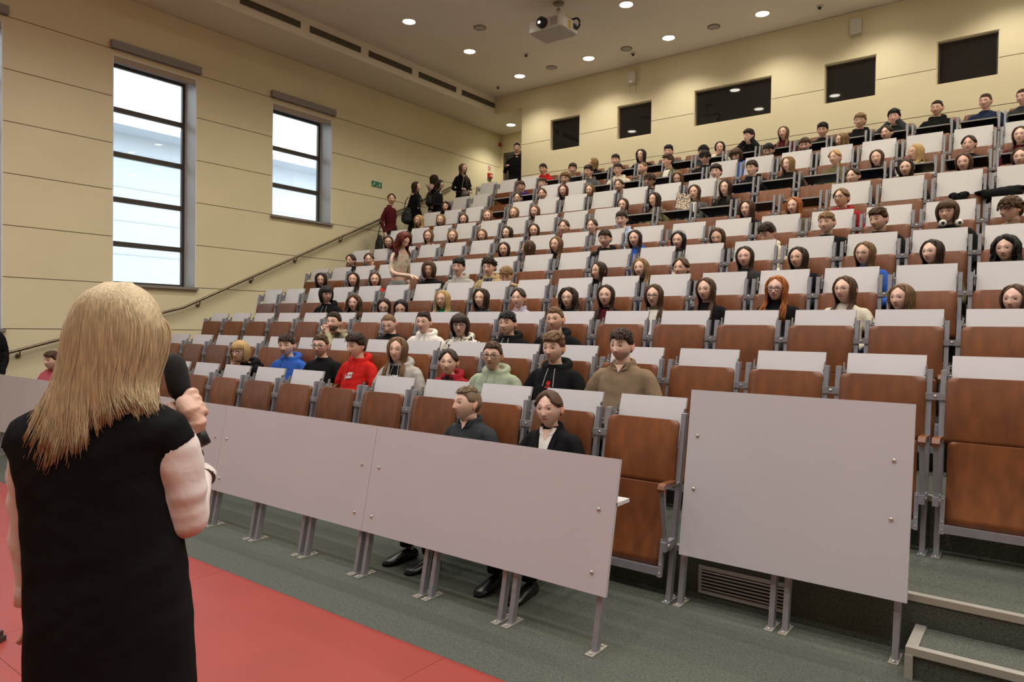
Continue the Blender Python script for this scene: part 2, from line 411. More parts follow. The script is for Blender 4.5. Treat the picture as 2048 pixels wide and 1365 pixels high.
# ---- boxes on the back wall
for k, (x, lab) in enumerate([(-6.80, 'small white wall box with cables above the second booth window'), (-2.655, 'small white wall box with cables above the fourth booth window')]):
    e = empty('wall_box', (x, YB, 6.49)); tag(e, lab, 'wall box')
    obj('housing', MB().box(-.085, .085, -.09, -.002, 0, .24), M['white'], e)
    obj('bracket', MB().box(-.03, .03, -.002, 0, .05, .2), M['steel'], e)
    obj('indicator', MB().box(-.02, .02, -.092, -.09, .03, .045), M['chrome'], e)
    obj('cable', MB().tube([(-.07, -.008, 0), (-.07, -.008, -.16)], .004, 6).tube([(.07, -.008, 0), (.07, -.008, -.16)], .004, 6), M['wall'], e)

# ---- exit sign, alarm, camera on the side wall
e = empty('exit_sign', (XW, 10.19, 4.475)); tag(e, 'green emergency exit sign with running figure on side wall', 'exit sign')
obj('plate', MB().box(0, .012, -.14, .14, 0, .115), M['exitg'], e)
pg = MB(); X_ = .0125
def bar2(m_, y0, z0, y1, z1, w):
    dv = np.array([0, y1-y0, z1-z0]); l = np.linalg.norm(dv); t = dv/l; n_ = np.array([0, -t[2], t[1]])
    m_.obox((X_+.001, (y0+y1)/2, (z0+z1)/2), (.001, 0, 0), t*l/2, n_*w/2)
bar2(pg, .065, .045, .080, .080, .016); bar2(pg, .065, .045, .035, .020, .011); bar2(pg, .065, .045, .088, .030, .011); bar2(pg, .088, .030, .085, .008, .010)
bar2(pg, .078, .075, .050, .068, .009); bar2(pg, .078, .075, .105, .060, .009); pg.ell((X_+.001, .088, .097), (.0015, .011, .011), 10, 6)
bar2(pg, -.12, .020, -.055, .085, .014); bar2(pg, -.055, .085, -.058, .050, .012); bar2(pg, -.055, .085, -.092, .085, .012); bar2(pg, -.02, .012, .015, .03, .012)
obj('pictogram', pg, M['white'], e)
e = empty('fire_alarm', (XW, 13.95, 5.33)); tag(e, 'red fire alarm box on side wall near the door', 'fire alarm')
obj('housing', MB().box(0, .06, -.07, .07, 0, .12), M['redbox'], e); obj('button', MB().box(.06, .066, -.02, .045, .035, .08), M['white'], e); obj('base', MB().box(0, .035, -.05, .06, -.04, 0), M['steel'], e)
e = empty('fire_sign', (XW, 13.95, 5.52)); tag(e, 'small red and white notice above the fire alarm', 'notice')
obj('plate', MB().box(0, .006, -.055, .055, 0, .12), M['white'], e)
sg = MB()
for a_, c_ in ((.01, .03), (.045, .065), (.085, .11)):
    sg.box(.006, .0075, -.048, -.012, a_, c_).box(.006, .0075, .004, .046, a_, c_)
obj('print', sg, M['redbox'], e)
e = empty('alarm_siren', (XW, 14.36, 6.27)); tag(e, 'small round red and white siren in the landing corner', 'siren')
obj('body', MB().tube([(0, 0, 0), (.05, 0, 0), (.07, 0, 0)], [.05, .05, .035], 14, up=(0, 0, 1)), M['redbox'], e); obj('face', MB().tube([(.0705, 0, .005), (.078, 0, .005)], [.028, .02], 12), M['white'], e)

# ---- handrail
e = empty('handrail', (XW, 3.52, 0)); tag(e, 'bronze metal handrail rising along the window wall', 'handrail')
rp = [(.08, -2.2, .94), (.08, -.3, 1.0), (.08, 0, 1.086), (.08, 2.228, 1.725), (.08, 2.45, 1.785), (.08, 3.09, 2.084), (.08, 5.507, 3.228), (.08, 8.29, 4.538), (.08, 9.07, 4.92)]
obj('rail', MB().tube(rp, .022, 12), M['rail'], e)
for y in (3.657, 5.0, 6.254, 7.239, 8.160, 9.232, 10.3, 11.35):
    yy = y-3.52; z = np.interp(yy, [p[1] for p in rp], [p[2] for p in rp])
    br = obj('bracket', MB().tube([(0, yy, z-.085), (.045, yy, z-.085), (.075, yy, z-.06), (.08, yy, z-.015)], .009, 8), M['rail'], e)
    obj('rosette', MB().tube([(.001, yy, z-.085), (.012, yy, z-.085), (.03, yy, z-.085)], [.034, .034, .02], 14), M['rail'], br)

# ---- projector
e = empty('projector', (-6.6, 9.70, 6.36)); tag(e, 'white ceiling projector with glowing lens and yellow sticker', 'projector')
hw, hd, hh = .325, .26, .20
def rrect(hx, hy, z, r=.04, n=4):
    p = []
    for sx, sy, a0 in ((1, 1, 0), (-1, 1, 90), (-1, -1, 180), (1, -1, 270)):
        for q in range(n+1):
            a = math.radians(a0+90*q/n); p.append((sx*(hx-r)+r*math.cos(a), sy*(hy-r)+r*math.sin(a), z))
    return p
bd = obj('housing', MB().loft([rrect(hw-.02, hd-.02, 0), rrect(hw, hd, .012), rrect(hw, hd, hh-.02), rrect(hw-.01, hd-.01, hh)], smooth=False), M['white'], e)
obj('bottom_plate', MB().loft([rrect(hw-.03, hd-.03, -.003), rrect(hw-.03, hd-.03, 0)], smooth=False), M['grille'], e)
lx = -.03
ln = obj('lens_barrel', MB().tube([(lx, -hd+.01, .11), (lx, -hd-.07, .11), (lx, -hd-.075, .11)], [.092, .085, .070], 24, up=(0, 0, 1)), M['black'], e)
obj('lens_glass', MB().ell((lx, -hd-.068, .11), (.068, .022, .068), 20, 10), M['lens'], ln)
obj('lens_light', MB().ell((lx-.015, -hd-.088, .10), (.028, .004, .022), 14, 8), M['lensglow'], ln)
gv = MB()
for q in range(12): gv.box(.12+q*.011, .125+q*.011, -hd-.004, -hd, .03, .17)
obj('air_grille', gv, M['grille'], e)
obj('sticker', MB().box(hw, hw+.002, -.06, .03, .03, .16), M['yellow'], e)
obj('lid_sticker', MB().box(hw-.08, hw+.004, -.10, .04, hh-.012, hh+.002), M['yellow'], e)
obj('connector_panel', MB().box(hw, hw+.003, .09, .22, .07, .15), M['dark'], e)
obj('cable', MB().tube([(hw+.012+.05*math.sin(a), .17+.02*math.sin(a), .165-.085*math.cos(a)) for a in np.linspace(0, PI, 12)] + [(hw-.06, .17, .252), (.12, .10, .255)], .017, 10), M['black'], e)
pl = obj('mount_plate', MB().box(-.20, .20, -.18, .18, hh+.02, hh+.035).box(-.2, -.17, -.15, .15, hh, hh+.02).box(.17, .2, -.15, .15, hh, hh+.02), M['steel'], e)
obj('mount_pole', MB().cyl((.06, .05, hh+.035), (.06, .05, ZC-6.36), .028, 14), M['white'], e)
obj('pole_collar', MB().cyl((.06, .05, hh+.04), (.06, .05, hh+.09), .04, 14).cyl((.06, .05, .40), (.06, .05, .42), .035, 14), M['steel_d'], e)
obj('ceiling_rosette', MB().cyl((.06, .05, ZC-6.36-.02), (.06, .05, ZC-6.36), .09, 20), M['vent'], e)
# ------------------------------------------------------------------ folding seats
T = .173
def py(z): return -.152 + T*z
VAR = {'A': (1.03, .88), 'B': (1.135, .97), 'C': (1.21, .955), 'D': (.93, .80)}
def var(r): return 'A' if r < 3 else 'B' if r < 6 else 'C' if r < 10 else 'D'
SM = {}
def plate(zs, hw, yf, thick, r, nx=8, bow=0., both=False):
    """curved board with rounded upper corners; yf(z) is its front face"""
    m_ = MB(); z0, z1 = zs[0], zs[-1]
    fr_ = []; bk = []
    for z in zs:
        w = hw
        if z > z1-r: w = hw-r+math.sqrt(max(0, r*r-(z-(z1-r))**2))
        if both and z < z0+r: w = hw-r+math.sqrt(max(0, r*r-(z0+r-z)**2))
        xs = [w*(2*i/nx-1) for i in range(nx+1)]
        fr_.append([(x, yf(z)+bow*(1-(x/hw)**2), z) for x in xs]); bk.append([(x, yf(z)+thick+bow*(1-(x/hw)**2), z) for x in xs])
    n = nx+1; R_ = len(zs)
    v = [p for q in fr_ for p in q] + [p for q in bk for p in q]; o = R_*n; f = []; fe = []
    for i in range(R_-1):
        for j in range(nx):
            a = i*n+j; f.append((a, a+1, a+1+n, a+n)); f.append((o+a, o+a+n, o+a+1+n, o+a+1))
    for i in range(R_-1):
        a = i*n; fe.append((a, a+n, o+a+n, o+a)); a = i*n+nx; fe.append((a, o+a, o+a+n, a+n))
    for j in range(nx):
        fe.append((j, o+j, o+j+1, j+1)); a = (R_-1)*n+j; fe.append((a, a+1, o+a+1, o+a))
    b0 = len(m_.v); m_.add(v, f, 0, True)
    m_.f += fe; m_.m += [1]*len(fe); m_.s += [False]*len(fe)
    return m_
def rz(z0, z1, r, n=10, low=False):
    q = list(np.linspace(z0+(r if low else 0), z1-r, n)) + [z1-r+r*math.sin(a) for a in np.linspace(.2, PI/2, 6)]
    if low: q = [z0+r-r*math.sin(a) for a in np.linspace(PI/2, .2, 6)] + q
    return q
SM['backrest'] = plate(rz(.615, .99, .035), .229, lambda z: py(z)-.024-.016*math.sin(PI*(z-.6)/.42), .013, .035, bow=.010).mesh('backrest')
SM['pan_up'] = plate(rz(.195, .64, .03), .207, lambda z: py(z)-.085+.012*math.sin(PI*(z-.19)/.45), .014, .03, bow=-.006).mesh('seat_pan')
d_ = MB(); d_.box(-.207, .207, -.55, -.13, .412, .427); SM['pan_down'] = None
pd_ = plate(rz(.0, .43, .04, 8), .207, lambda z: 0, .014, .04)
pv = MB(); pv.v = [(x, -.13-z, .43-y-.02*math.sin(PI*min(1, z/.43))*.5-.0*z) for x, y, z in pd_.v]; pv.f = [q[::-1] for q in pd_.f]; pv.m = pd_.m; pv.s = pd_.s
SM['pan_down'] = pv.mesh('seat_pan')
yb_ = lambda z: py(z)-.085
q = MB(); q.box(-.207, .207, yb_(.17)-.012, yb_(.17)+.02, .150, .195)
for s in (-1, 1):
    q.obox((s*.217, yb_(.245), .245), (.011, 0, 0), (0, .011, 0), (0, T*.1, .1))
    for zz in (.165, .21, .33): q.ell((s*.217, yb_(zz)-.012, zz), (.005, .004, .005), 8, 5, m=1)
    q.cyl((s*.226, yb_(.30), .30), (s*.25, yb_(.30), .30), .011, 10, m=1)
SM['pan_frame_up'] = q.mesh('pan_frame')
q = MB(); q.box(-.207, .207, -.56, -.535, .378, .412)
for s in (-1, 1): q.box(s*.217-.011, s*.217+.011, -.55, -.14, .385, .41); q.cyl((s*.226, -.19, .33), (s*.25, -.19, .33), .011, 10, m=1)
SM['pan_frame_down'] = q.mesh('pan_frame')
def post_mesh(h, foot=True):
    q = MB(); q.obox((0, py(h/2), h/2), (.0135, 0, 0), (0, .019, 0), (0, T*h/2, h/2))
    if foot:
        q.box(-.021, .021, py(0)-.06, py(0)+.085, 0, .007)
        for yy in (-.042, .066): q.cyl((0, py(0)+yy, .007), (0, py(0)+yy, .015), .009, 8, m=1)
    return q.mesh('post')
for k in VAR: SM['post'+k] = post_mesh(VAR[k][0])
def arm_mesh():
    q = MB(); ym = -.272
    q.box(-.014, .014, ym+.01, py(.65)-.016, .640, .650)
    q.obox((0, ym+.035, .495), (.014, 0, 0), (0, .006, 0), (0, -.028, .15))
    q.box(-.015, .015, ym+.03, py(.32)-.016, .295, .345)
    q.cyl((-.02, ym+.075, .32), (.02, ym+.075, .32), .013, 10, m=1)
    return q.mesh('armrest')
SM['arm'] = arm_mesh()
SM['armpad'] = MB().loft([[(-.019, y, z) for y, z in P_] for P_ in [[(-.12, .652), (-.12, .668), (-.25, .672), (-.275, .664), (-.286, .645), (-.282, .625), (-.270, .625), (-.268, .645), (-.255, .652)]]] + [[(.019, y, z) for y, z in [(-.12, .652), (-.12, .668), (-.25, .672), (-.275, .664), (-.286, .645), (-.282, .625), (-.270, .625), (-.268, .645), (-.255, .652)]]], smooth=False).mesh('arm_pad')
for k in 'ABC':
    PT, CL = VAR[k]; LN = .325
    yt = py(PT)+.07; zt = PT+.08; h = .285; th = .018
    def dy(z): return yt+(z-PT)*LN
    q = MB(); z0 = zt-h; v = []
    for x in (-.215, .215):
        v += [(x, dy(z0), z0), (x, dy(zt), zt), (x, dy(zt)+th, zt-.003), (x, dy(z0)+th, z0-.003)]
    q.add(v, [(0, 1, 5, 4)], 0).add(v, [(2, 3, 7, 6)], 1).add(v, [(1, 2, 6, 5), (3, 0, 4, 7), (0, 3, 2, 1), (4, 5, 6, 7)], 2)
    SM['desk_up'+k] = q.mesh('desk')
    zn = PT-.06; yn = py(zn)+.045; v = []
    for x in (-.215, .215):
        v += [(x, yn, zn), (x, yn, zn-.018), (x, yn+.285, zn-.073), (x, yn+.285, zn-.055)]
    q = MB(); q.add(v, [(3, 0, 4, 7)], 0).add(v, [(1, 2, 6, 5)], 1).add(v, [(0, 1, 5, 4), (2, 3, 7, 6), (0, 3, 2, 1), (4, 5, 6, 7)], 2)
    SM['desk_down'+k] = q.mesh('desk')
    q = MB()
    for s in (1,):
        x = 0
        q.obox((x, py(PT)+.045, PT-.06), (.003, 0, 0), (0, .04, 0), (0, .006, .045))
        q.cyl((x-s*.012, py(PT)+.035, PT-.035), (x+s*.014, py(PT)+.035, PT-.035), .007, 8).cyl((x-s*.010, py(PT)+.06, PT-.085), (x+s*.012, py(PT)+.06, PT-.085), .006, 8)
        q.obox((x-s*.006, py(PT)+.06, PT-.01), (.004, 0, 0), (0, .010, 0), (0, .008, .03))
    SM['hinge'+k] = q.mesh('desk_hinge')
q = MB(); q.box(-.05, .05, -.034, -.018, -.020, .020); SM['clamp'] = q.mesh('clamp')
q = MB(); q.ell((0, -.035, 0), (.009, .004, .009), 10, 6); SM['screw'] = q.mesh('screw')
for k in list(SM):
    me = SM[k]
    if k == 'backrest' or k.startswith('pan_up') or k.startswith('pan_down'): mats = [M['wood'], M['wood_e']]
    elif k.startswith('pan_frame') or k.startswith('post') or k == 'arm': mats = [M['steel'], M['bolt']]
    elif k == 'armpad': mats = [M['armpad']]
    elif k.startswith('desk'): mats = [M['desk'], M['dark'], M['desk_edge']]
    elif k.startswith('hinge'): mats = [M['steel_d']]
    elif k == 'clamp': mats = [M['steel']]
    elif k == 'screw': mats = [M['chrome']]
    for m_ in mats: me.materials.append(m_)
KL = -18
KR = {0: -3}
# desks folded down for use: pixel spots in the photograph, by row
DOWN_PX = {0: [(680, 790)], 6: [(1280, 434), (1346, 430), (1426, 425), (1510, 413), (1602, 403)],
           7: [(996, 428), (1484, 374), (1549, 368), (1640, 358), (1745, 345), (1846, 332), (1961, 322), (2030, 314)],
           8: [(1008, 399), (1055, 395), (1205, 377), (1262, 368), (1323, 360), (1390, 352)]}
down = {(r, math.floor((onY(px, py_, YC[r]+.1)[0]-OFF[r])/PITCH)) for r, L in DOWN_PX.items() for px, py_ in L}
for k in range(KL, 3):
    x = onY(1070, 360, YC[9])[0]
    if (k+.5)*PITCH+OFF[9] > x: down.add((9, k))
def build_seat(r, k, taken):
    V = var(r); x = OFF[r]+PITCH*(k+.5)
    e = empty('folding_seat', (x, YC[r], FL[r]))
    dn = (r, k) in down
    lab = '%s brown plywood folding seat, %s row from front, %s from window aisle' % ('occupied' if taken else 'empty', ORD[r+1], ORD[k-KL+1])
    tag(e, lab, 'seat', 'folding seats in the rows')
    obj('backrest', SM['backrest'], None, e)
    p = obj('seat_pan', SM['pan_down' if taken else 'pan_up'], None, e)
    if r < 5: obj('pan_frame', SM['pan_frame_down' if taken else 'pan_frame_up'], None, p)
    for s in (-1, 1):
        obj('post', SM['post'+V], None, e, (s*.246, 0, 0))
        if r < 3:
            a = obj('armrest', SM['arm'], None, e, (s*.247, 0, 0)); obj('arm_pad', SM['armpad'], None, a)
    if V != 'D':
        dk = obj('desk', SM[('desk_down' if dn else 'desk_up')+V], None, e)
        
        for s in (-1, 1): obj('desk_hinge', SM['hinge'+V], None, dk, (s*.224, 0, 0))
    last = KR.get(r, 3)-1
    if k < last:
        CL = VAR[V][1]
        c = obj('clamp', SM['clamp'], None, e, (.28, py(CL), CL)); obj('screw', SM['screw'], None, c)

# ---- panels in front of the first seats
def front_panel(k0, k1, yfoot, zb, zt, yb0, yt0, off, single_l, single_r, label, x0=None, x1=None, scr=(), shelf=None):
    xa = off+PITCH*k0 if x0 is None else x0; xb = off+PITCH*k1 if x1 is None else x1
    e = empty('front_panel', ((xa+xb)/2, yfoot, 0)); tag(e, label, 'front panel', 'front panels below the rows')
    cx = (xa+xb)/2; hx = (xb-xa)/2-.0015
    ta = np.array([0, yt0-yb0, zt-zb]); L = np.linalg.norm(ta); ta = ta/L; nn = np.array([0, -ta[2], ta[1]])
    cen = np.array([0, (yb0+yt0)/2-yfoot, (zb+zt)/2]) - nn*.010
    bd = obj('board', MB().obox(cen, (hx, 0, 0), nn*.010, ta*L/2), M['panel'], e)
    ed = MB(); 
    for xs_, zr in scr:
        p = cen + nn*.010 + ta*((zr-.5)*L); p[0] = xs_-cx
        obj('screw', MB().ell(p+nn*.002, (.010, .006, .010), 12, 6), M['chrome'], bd)
    if shelf: obj('writing_shelf', MB().box(-hx, hx, yt0-yfoot-.03, yt0-yfoot+.10, shelf-.018, shelf), [M['desk']], e)
    h = zt-.08
    for k in range(k0, k1+1):
        for s in (-1, 1):
            if k == k0 and s < 0 and single_l: continue
            if k == k1 and s > 0 and single_r: continue
            if k == k0 and s < 0: continue
            if k == k1 and s > 0: continue
            xk = off+PITCH*k+s*.034-cx
            sl = (yt0-yb0)/(zt-zb)
            q = MB(); q.obox((xk, sl*h/2+.006, h/2), (.0135, 0, 0), (0, .019, 0), (0, sl*h/2, h/2)); 
            lg = obj('leg', q, M['steel'], e)
            q = MB(); q.box(xk-.021, xk+.021, -.06, .085, 0, .007)
            for yy in (-.042, .066): q.cyl((xk, yy, .007), (xk, yy, .015), .009, 8)
            obj('foot_plate', q, M['alu'], lg)
    return e
NM = ['rightmost long pale front panel, legs on green floor, before the seated pair', 'second long pale front panel from the right, beside the speaker', 'third long pale front panel from the right, behind the speaker', 'pale front panel at the left edge behind the speaker', 'leftmost pale front panel by the window aisle']
for j in range(5):
    k1 = -3-3*j; k0 = k1-3; xa = OFF[0]+PITCH*k0; xb = OFF[0]+PITCH*k1 - (0 if j else -.012)
    sc_ = [(xa+.07, .61), (xa+.07, .15), (xb-.085, .61), (xb-.085, .15)]
    front_panel(k0, k1, 2.845, .265, .889, 2.853, 2.977, OFF[0], False, False, NM[j], xa, xb, sc_, .685)
front_panel(-3, -1, 3.648, .282, 1.176, 3.62, 3.757, OFF[0], False, False, 'tall single pale panel on the right, in front of the second row', -1.588, -.485,
            [(-1.53, .72), (-1.53, .40), (-.565, .70), (-.565, .40)])
# writing shelf end and the riser grille
e = empty('riser_grille', (-1.29, YC[0], .035)); tag(e, 'grey louvred air grille in the riser under the single panel', 'air grille')
obj('grille_frame', MB().box(-.25, .25, -.012, 0, 0, .018).box(-.25, .25, -.012, 0, .135, .155).box(-.25, -.232, -.012, 0, .018, .135).box(.232, .25, -.012, 0, .018, .135), M['grille'], e)
obj('backing', MB().box(-.232, .232, -.003, 0, .018, .135), M['black'], e)
for j in range(6):
    z = .028+j*.019; obj('slat', MB().obox((0, -.007, z), (.232, 0, 0), (0, .006, -.003), (0, .0015, .003)), M['grille'], e)
# ------------------------------------------------------------------ people: shared makers
HC = {'black': (.012, .010, .010), 'dkbrown': (.034, .019, .012), 'brown': (.075, .038, .020), 'ltbrown': (.16, .088, .042), 'dkblond': (.25, .15, .066),
      'blond': (.46, .30, .125), 'ginger': (.34, .105, .025), 'red': (.13, .022, .013), 'greyblond': (.19, .13, .08)}
def hair_mat(name, col):
    m = bpy.data.materials.new('hair_'+name); m.use_nodes = True; nt = m.node_tree; b = nt.nodes['Principled BSDF']
    b.inputs['Roughness'].default_value = .58; b.inputs['Specular IOR Level'].default_value = .25
    tc = nt.nodes.new('ShaderNodeTexCoord'); mp = nt.nodes.new('ShaderNodeMapping'); nt.links.new(tc.outputs['Object'], mp.inputs[0]); mp.inputs['Scale'].default_value = (1, 1, .07)
    n = nt.nodes.new('ShaderNodeTexNoise'); n.inputs['Scale'].default_value = 200; n.inputs['Detail'].default_value = 3; nt.links.new(mp.outputs[0], n.inputs['Vector'])
    r = nt.nodes.new('ShaderNodeValToRGB'); nt.links.new(n.outputs['Fac'], r.inputs[0])
    r.color_ramp.elements[0].position = .32; r.color_ramp.elements[1].position = .70
    r.color_ramp.elements[0].color = (*[c*.66 for c in col], 1); r.color_ramp.elements[1].color = (*[c*1.25 for c in col], 1)
    nt.links.new(r.outputs[0], b.inputs['Base Color'])
    bp = nt.nodes.new('ShaderNodeBump'); bp.inputs['Strength'].default_value = .5; bp.inputs['Distance'].default_value = .004
    nt.links.new(n.outputs['Fac'], bp.inputs['Height']); nt.links.new(bp.outputs[0], b.inputs['Normal'])
    return m
HM = {k: hair_mat(k, c) for k, c in HC.items()}
def skin_mat():
    m = bpy.data.materials.new('skin'); m.use_nodes = True; nt = m.node_tree; b = nt.nodes['Principled BSDF']
    a = nt.nodes.new('ShaderNodeVertexColor'); a.layer_name = 'Col'; nt.links.new(a.outputs[0], b.inputs['Base Color'])
    b.inputs['Roughness'].default_value = .5; b.inputs['Specular IOR Level'].default_value = .4
    b.inputs['Subsurface Weight'].default_value = .08; b.inputs['Subsurface Radius'].default_value = (.012, .005, .003)
    return m
SKIN = skin_mat()
CM = {}
CC = {'black': (.010, .010, .011), 'charcoal': (.035, .037, .042), 'navy': (.018, .024, .055), 'blue': (.035, .105, .42), 'red': (.50, .018, .015), 'wine': (.085, .012, .018),
      'crimson': (.30, .02, .03), 'grey': (.40, .37, .34), 'white': (.72, .68, .62), 'cream': (.66, .60, .48), 'green': (.02, .20, .09), 'sage': (.33, .38, .27), 'olive': (.13, .12, .06), 'brown': (.22, .155, .10),
      'tan': (.42, .31, .16), 'khaki': (.30, .27, .17), 'lilac': (.45, .42, .55), 'lightblue': (.42, .52, .70), 'pink': (.62, .40, .40), 'rose': (.70, .16, .20), 'purple': (.06, .03, .14), 'darkgrey': (.09, .09, .09), 'denim': (.20, .21, .21)}
def cloth(c):
    if c not in CM: CM[c] = mat('cloth_'+c, CC[c], .88, noise=(9, .10), bump=(22, .35, .012), spec=.08)
    return CM[c]
def spots(name, base, dark, scale, thr):
    m = mat(name, base, .85, bump=(38, .4, .01)); nt = m.node_tree; b = nt.nodes['Principled BSDF']
    tc = nt.nodes.new('ShaderNodeTexCoord'); n = nt.nodes.new('ShaderNodeTexNoise'); n.inputs['Scale'].default_value = scale; n.inputs['Detail'].default_value = 1.5
    nt.links.new(tc.outputs['Object'], n.inputs['Vector']); r = nt.nodes.new('ShaderNodeValToRGB'); r.color_ramp.interpolation = 'CONSTANT'
    r.color_ramp.elements[0].color = (*base, 1); r.color_ramp.elements[1].position = thr; r.color_ramp.elements[1].color = (*dark, 1)
    nt.links.new(n.outputs['Fac'], r.inputs[0]); nt.links.new(r.outputs[0], b.inputs['Base Color'])
    return m
CM['scribble'] = spots('cloth_scribble', (.68, .64, .54), (.02, .02, .02), 24, .60); CC['scribble'] = CC['cream']
CM['dotted'] = spots('cloth_dotted', (.010, .010, .011), (.5, .5, .5), 70, .66); CC['dotted'] = CC['black']
CM['leopard'] = spots('leopard_print', (.62, .52, .42), (.03, .02, .02), 60, .53)

def union(mb, voxel, smooth=4, wr=0.0, seed=0):
    me = mb.mesh('u'); o = bpy.data.objects.new('u', me); COL.objects.link(o)
    md = o.modifiers.new('r', 'REMESH'); md.mode = 'VOXEL'; md.voxel_size = voxel; md.use_smooth_shade = True
    if smooth: ms = o.modifiers.new('s', 'SMOOTH'); ms.iterations = smooth; ms.factor = .5
    dg = bpy.context.evaluated_depsgraph_get(); dg.update()
    nm = bpy.data.meshes.new_from_object(o.evaluated_get(dg))
    bpy.data.objects.remove(o); bpy.data.meshes.remove(me)
    if wr:
        n = len(nm.vertices); co = np.empty(n*3, np.float32); nm.vertices.foreach_get('co', co); co = co.reshape(-1, 3)
        no = np.empty(n*3, np.float32); nm.vertices.foreach_get('normal', no); no = no.reshape(-1, 3)
        R_ = np.random.RandomState(seed); d = np.zeros(n)
        for _ in range(8):
            k = R_.normal(size=3); k = k/np.linalg.norm(k)*R_.uniform(35, 95); d += np.sin(co @ k + R_.uniform(0, 6) + 1.6*np.sin(co[:, 2]*21+R_.uniform(0, 6)))/4
        co += no*(wr*d)[:, None]; nm.vertices.foreach_set('co', co.ravel()); nm.update()
    nm.polygons.foreach_set('use_smooth', [True]*len(nm.polygons))
    return nm
def rotm(yaw, pitch, roll=0.):
    cy, sy = math.cos(yaw), math.sin(yaw); cp, sp = math.cos(pitch), math.sin(pitch); cr, sr = math.cos(roll), math.sin(roll)
    Rz = np.array([[cy, -sy, 0], [sy, cy, 0], [0, 0, 1]]); Rx = np.array([[1, 0, 0], [0, cp, -sp], [0, sp, cp]]); Ry = np.array([[cr, 0, sr], [0, 1, 0], [-sr, 0, cr]])
    return Rz @ Rx @ Ry       # facing -Y; yaw>0 turns to +X, pitch>0 looks down
def g1(x, s): return np.exp(-(x/s)**2)
def head_dirs(nu, nv):
    t = np.arange(nu)/nu; th = 2*PI*t - .45*np.sin(2*PI*t)
    q = np.linspace(0, 1, nv+1); ph = PI*q + .10*np.sin(2*PI*q)
    TH, PH = np.meshgrid(th, ph); return np.sin(PH)*np.sin(TH), -np.sin(PH)*np.cos(TH), np.cos(PH)
def head_base(ux, uy, uz, w=1., jaw=1.):
    x = .083*ux*w; y = .099*uy; z = np.where(uz > 0, .116, .115)*uz
    t = np.clip(-z/.115, 0, 1)
    hr = np.clip(np.sqrt(ux*ux+uy*uy), .05, 1); bo = np.where(uz < 0, hr**-.26, 1.)
    x = x*np.minimum(bo, 2.2)*(1-.36*jaw*t**1.5); y = np.where(uy < 0, y*np.minimum(bo, 2.0)*(1-.14*t**2), y*(1-.42*t**1.3))
    return x, y, z
HD = {}
for lv, (nu, nv) in {0: (46, 42), 1: (64, 56)}.items():
    ux, uy, uz = head_dirs(nu, nv)
    fc = []
    for j in range(nv):
        for i in range(nu):
            a = j*nu+i; b_ = j*nu+(i+1) % nu; fc.append((a, a+nu, b_+nu, b_))
    HD[lv] = (ux, uy, uz, fc)
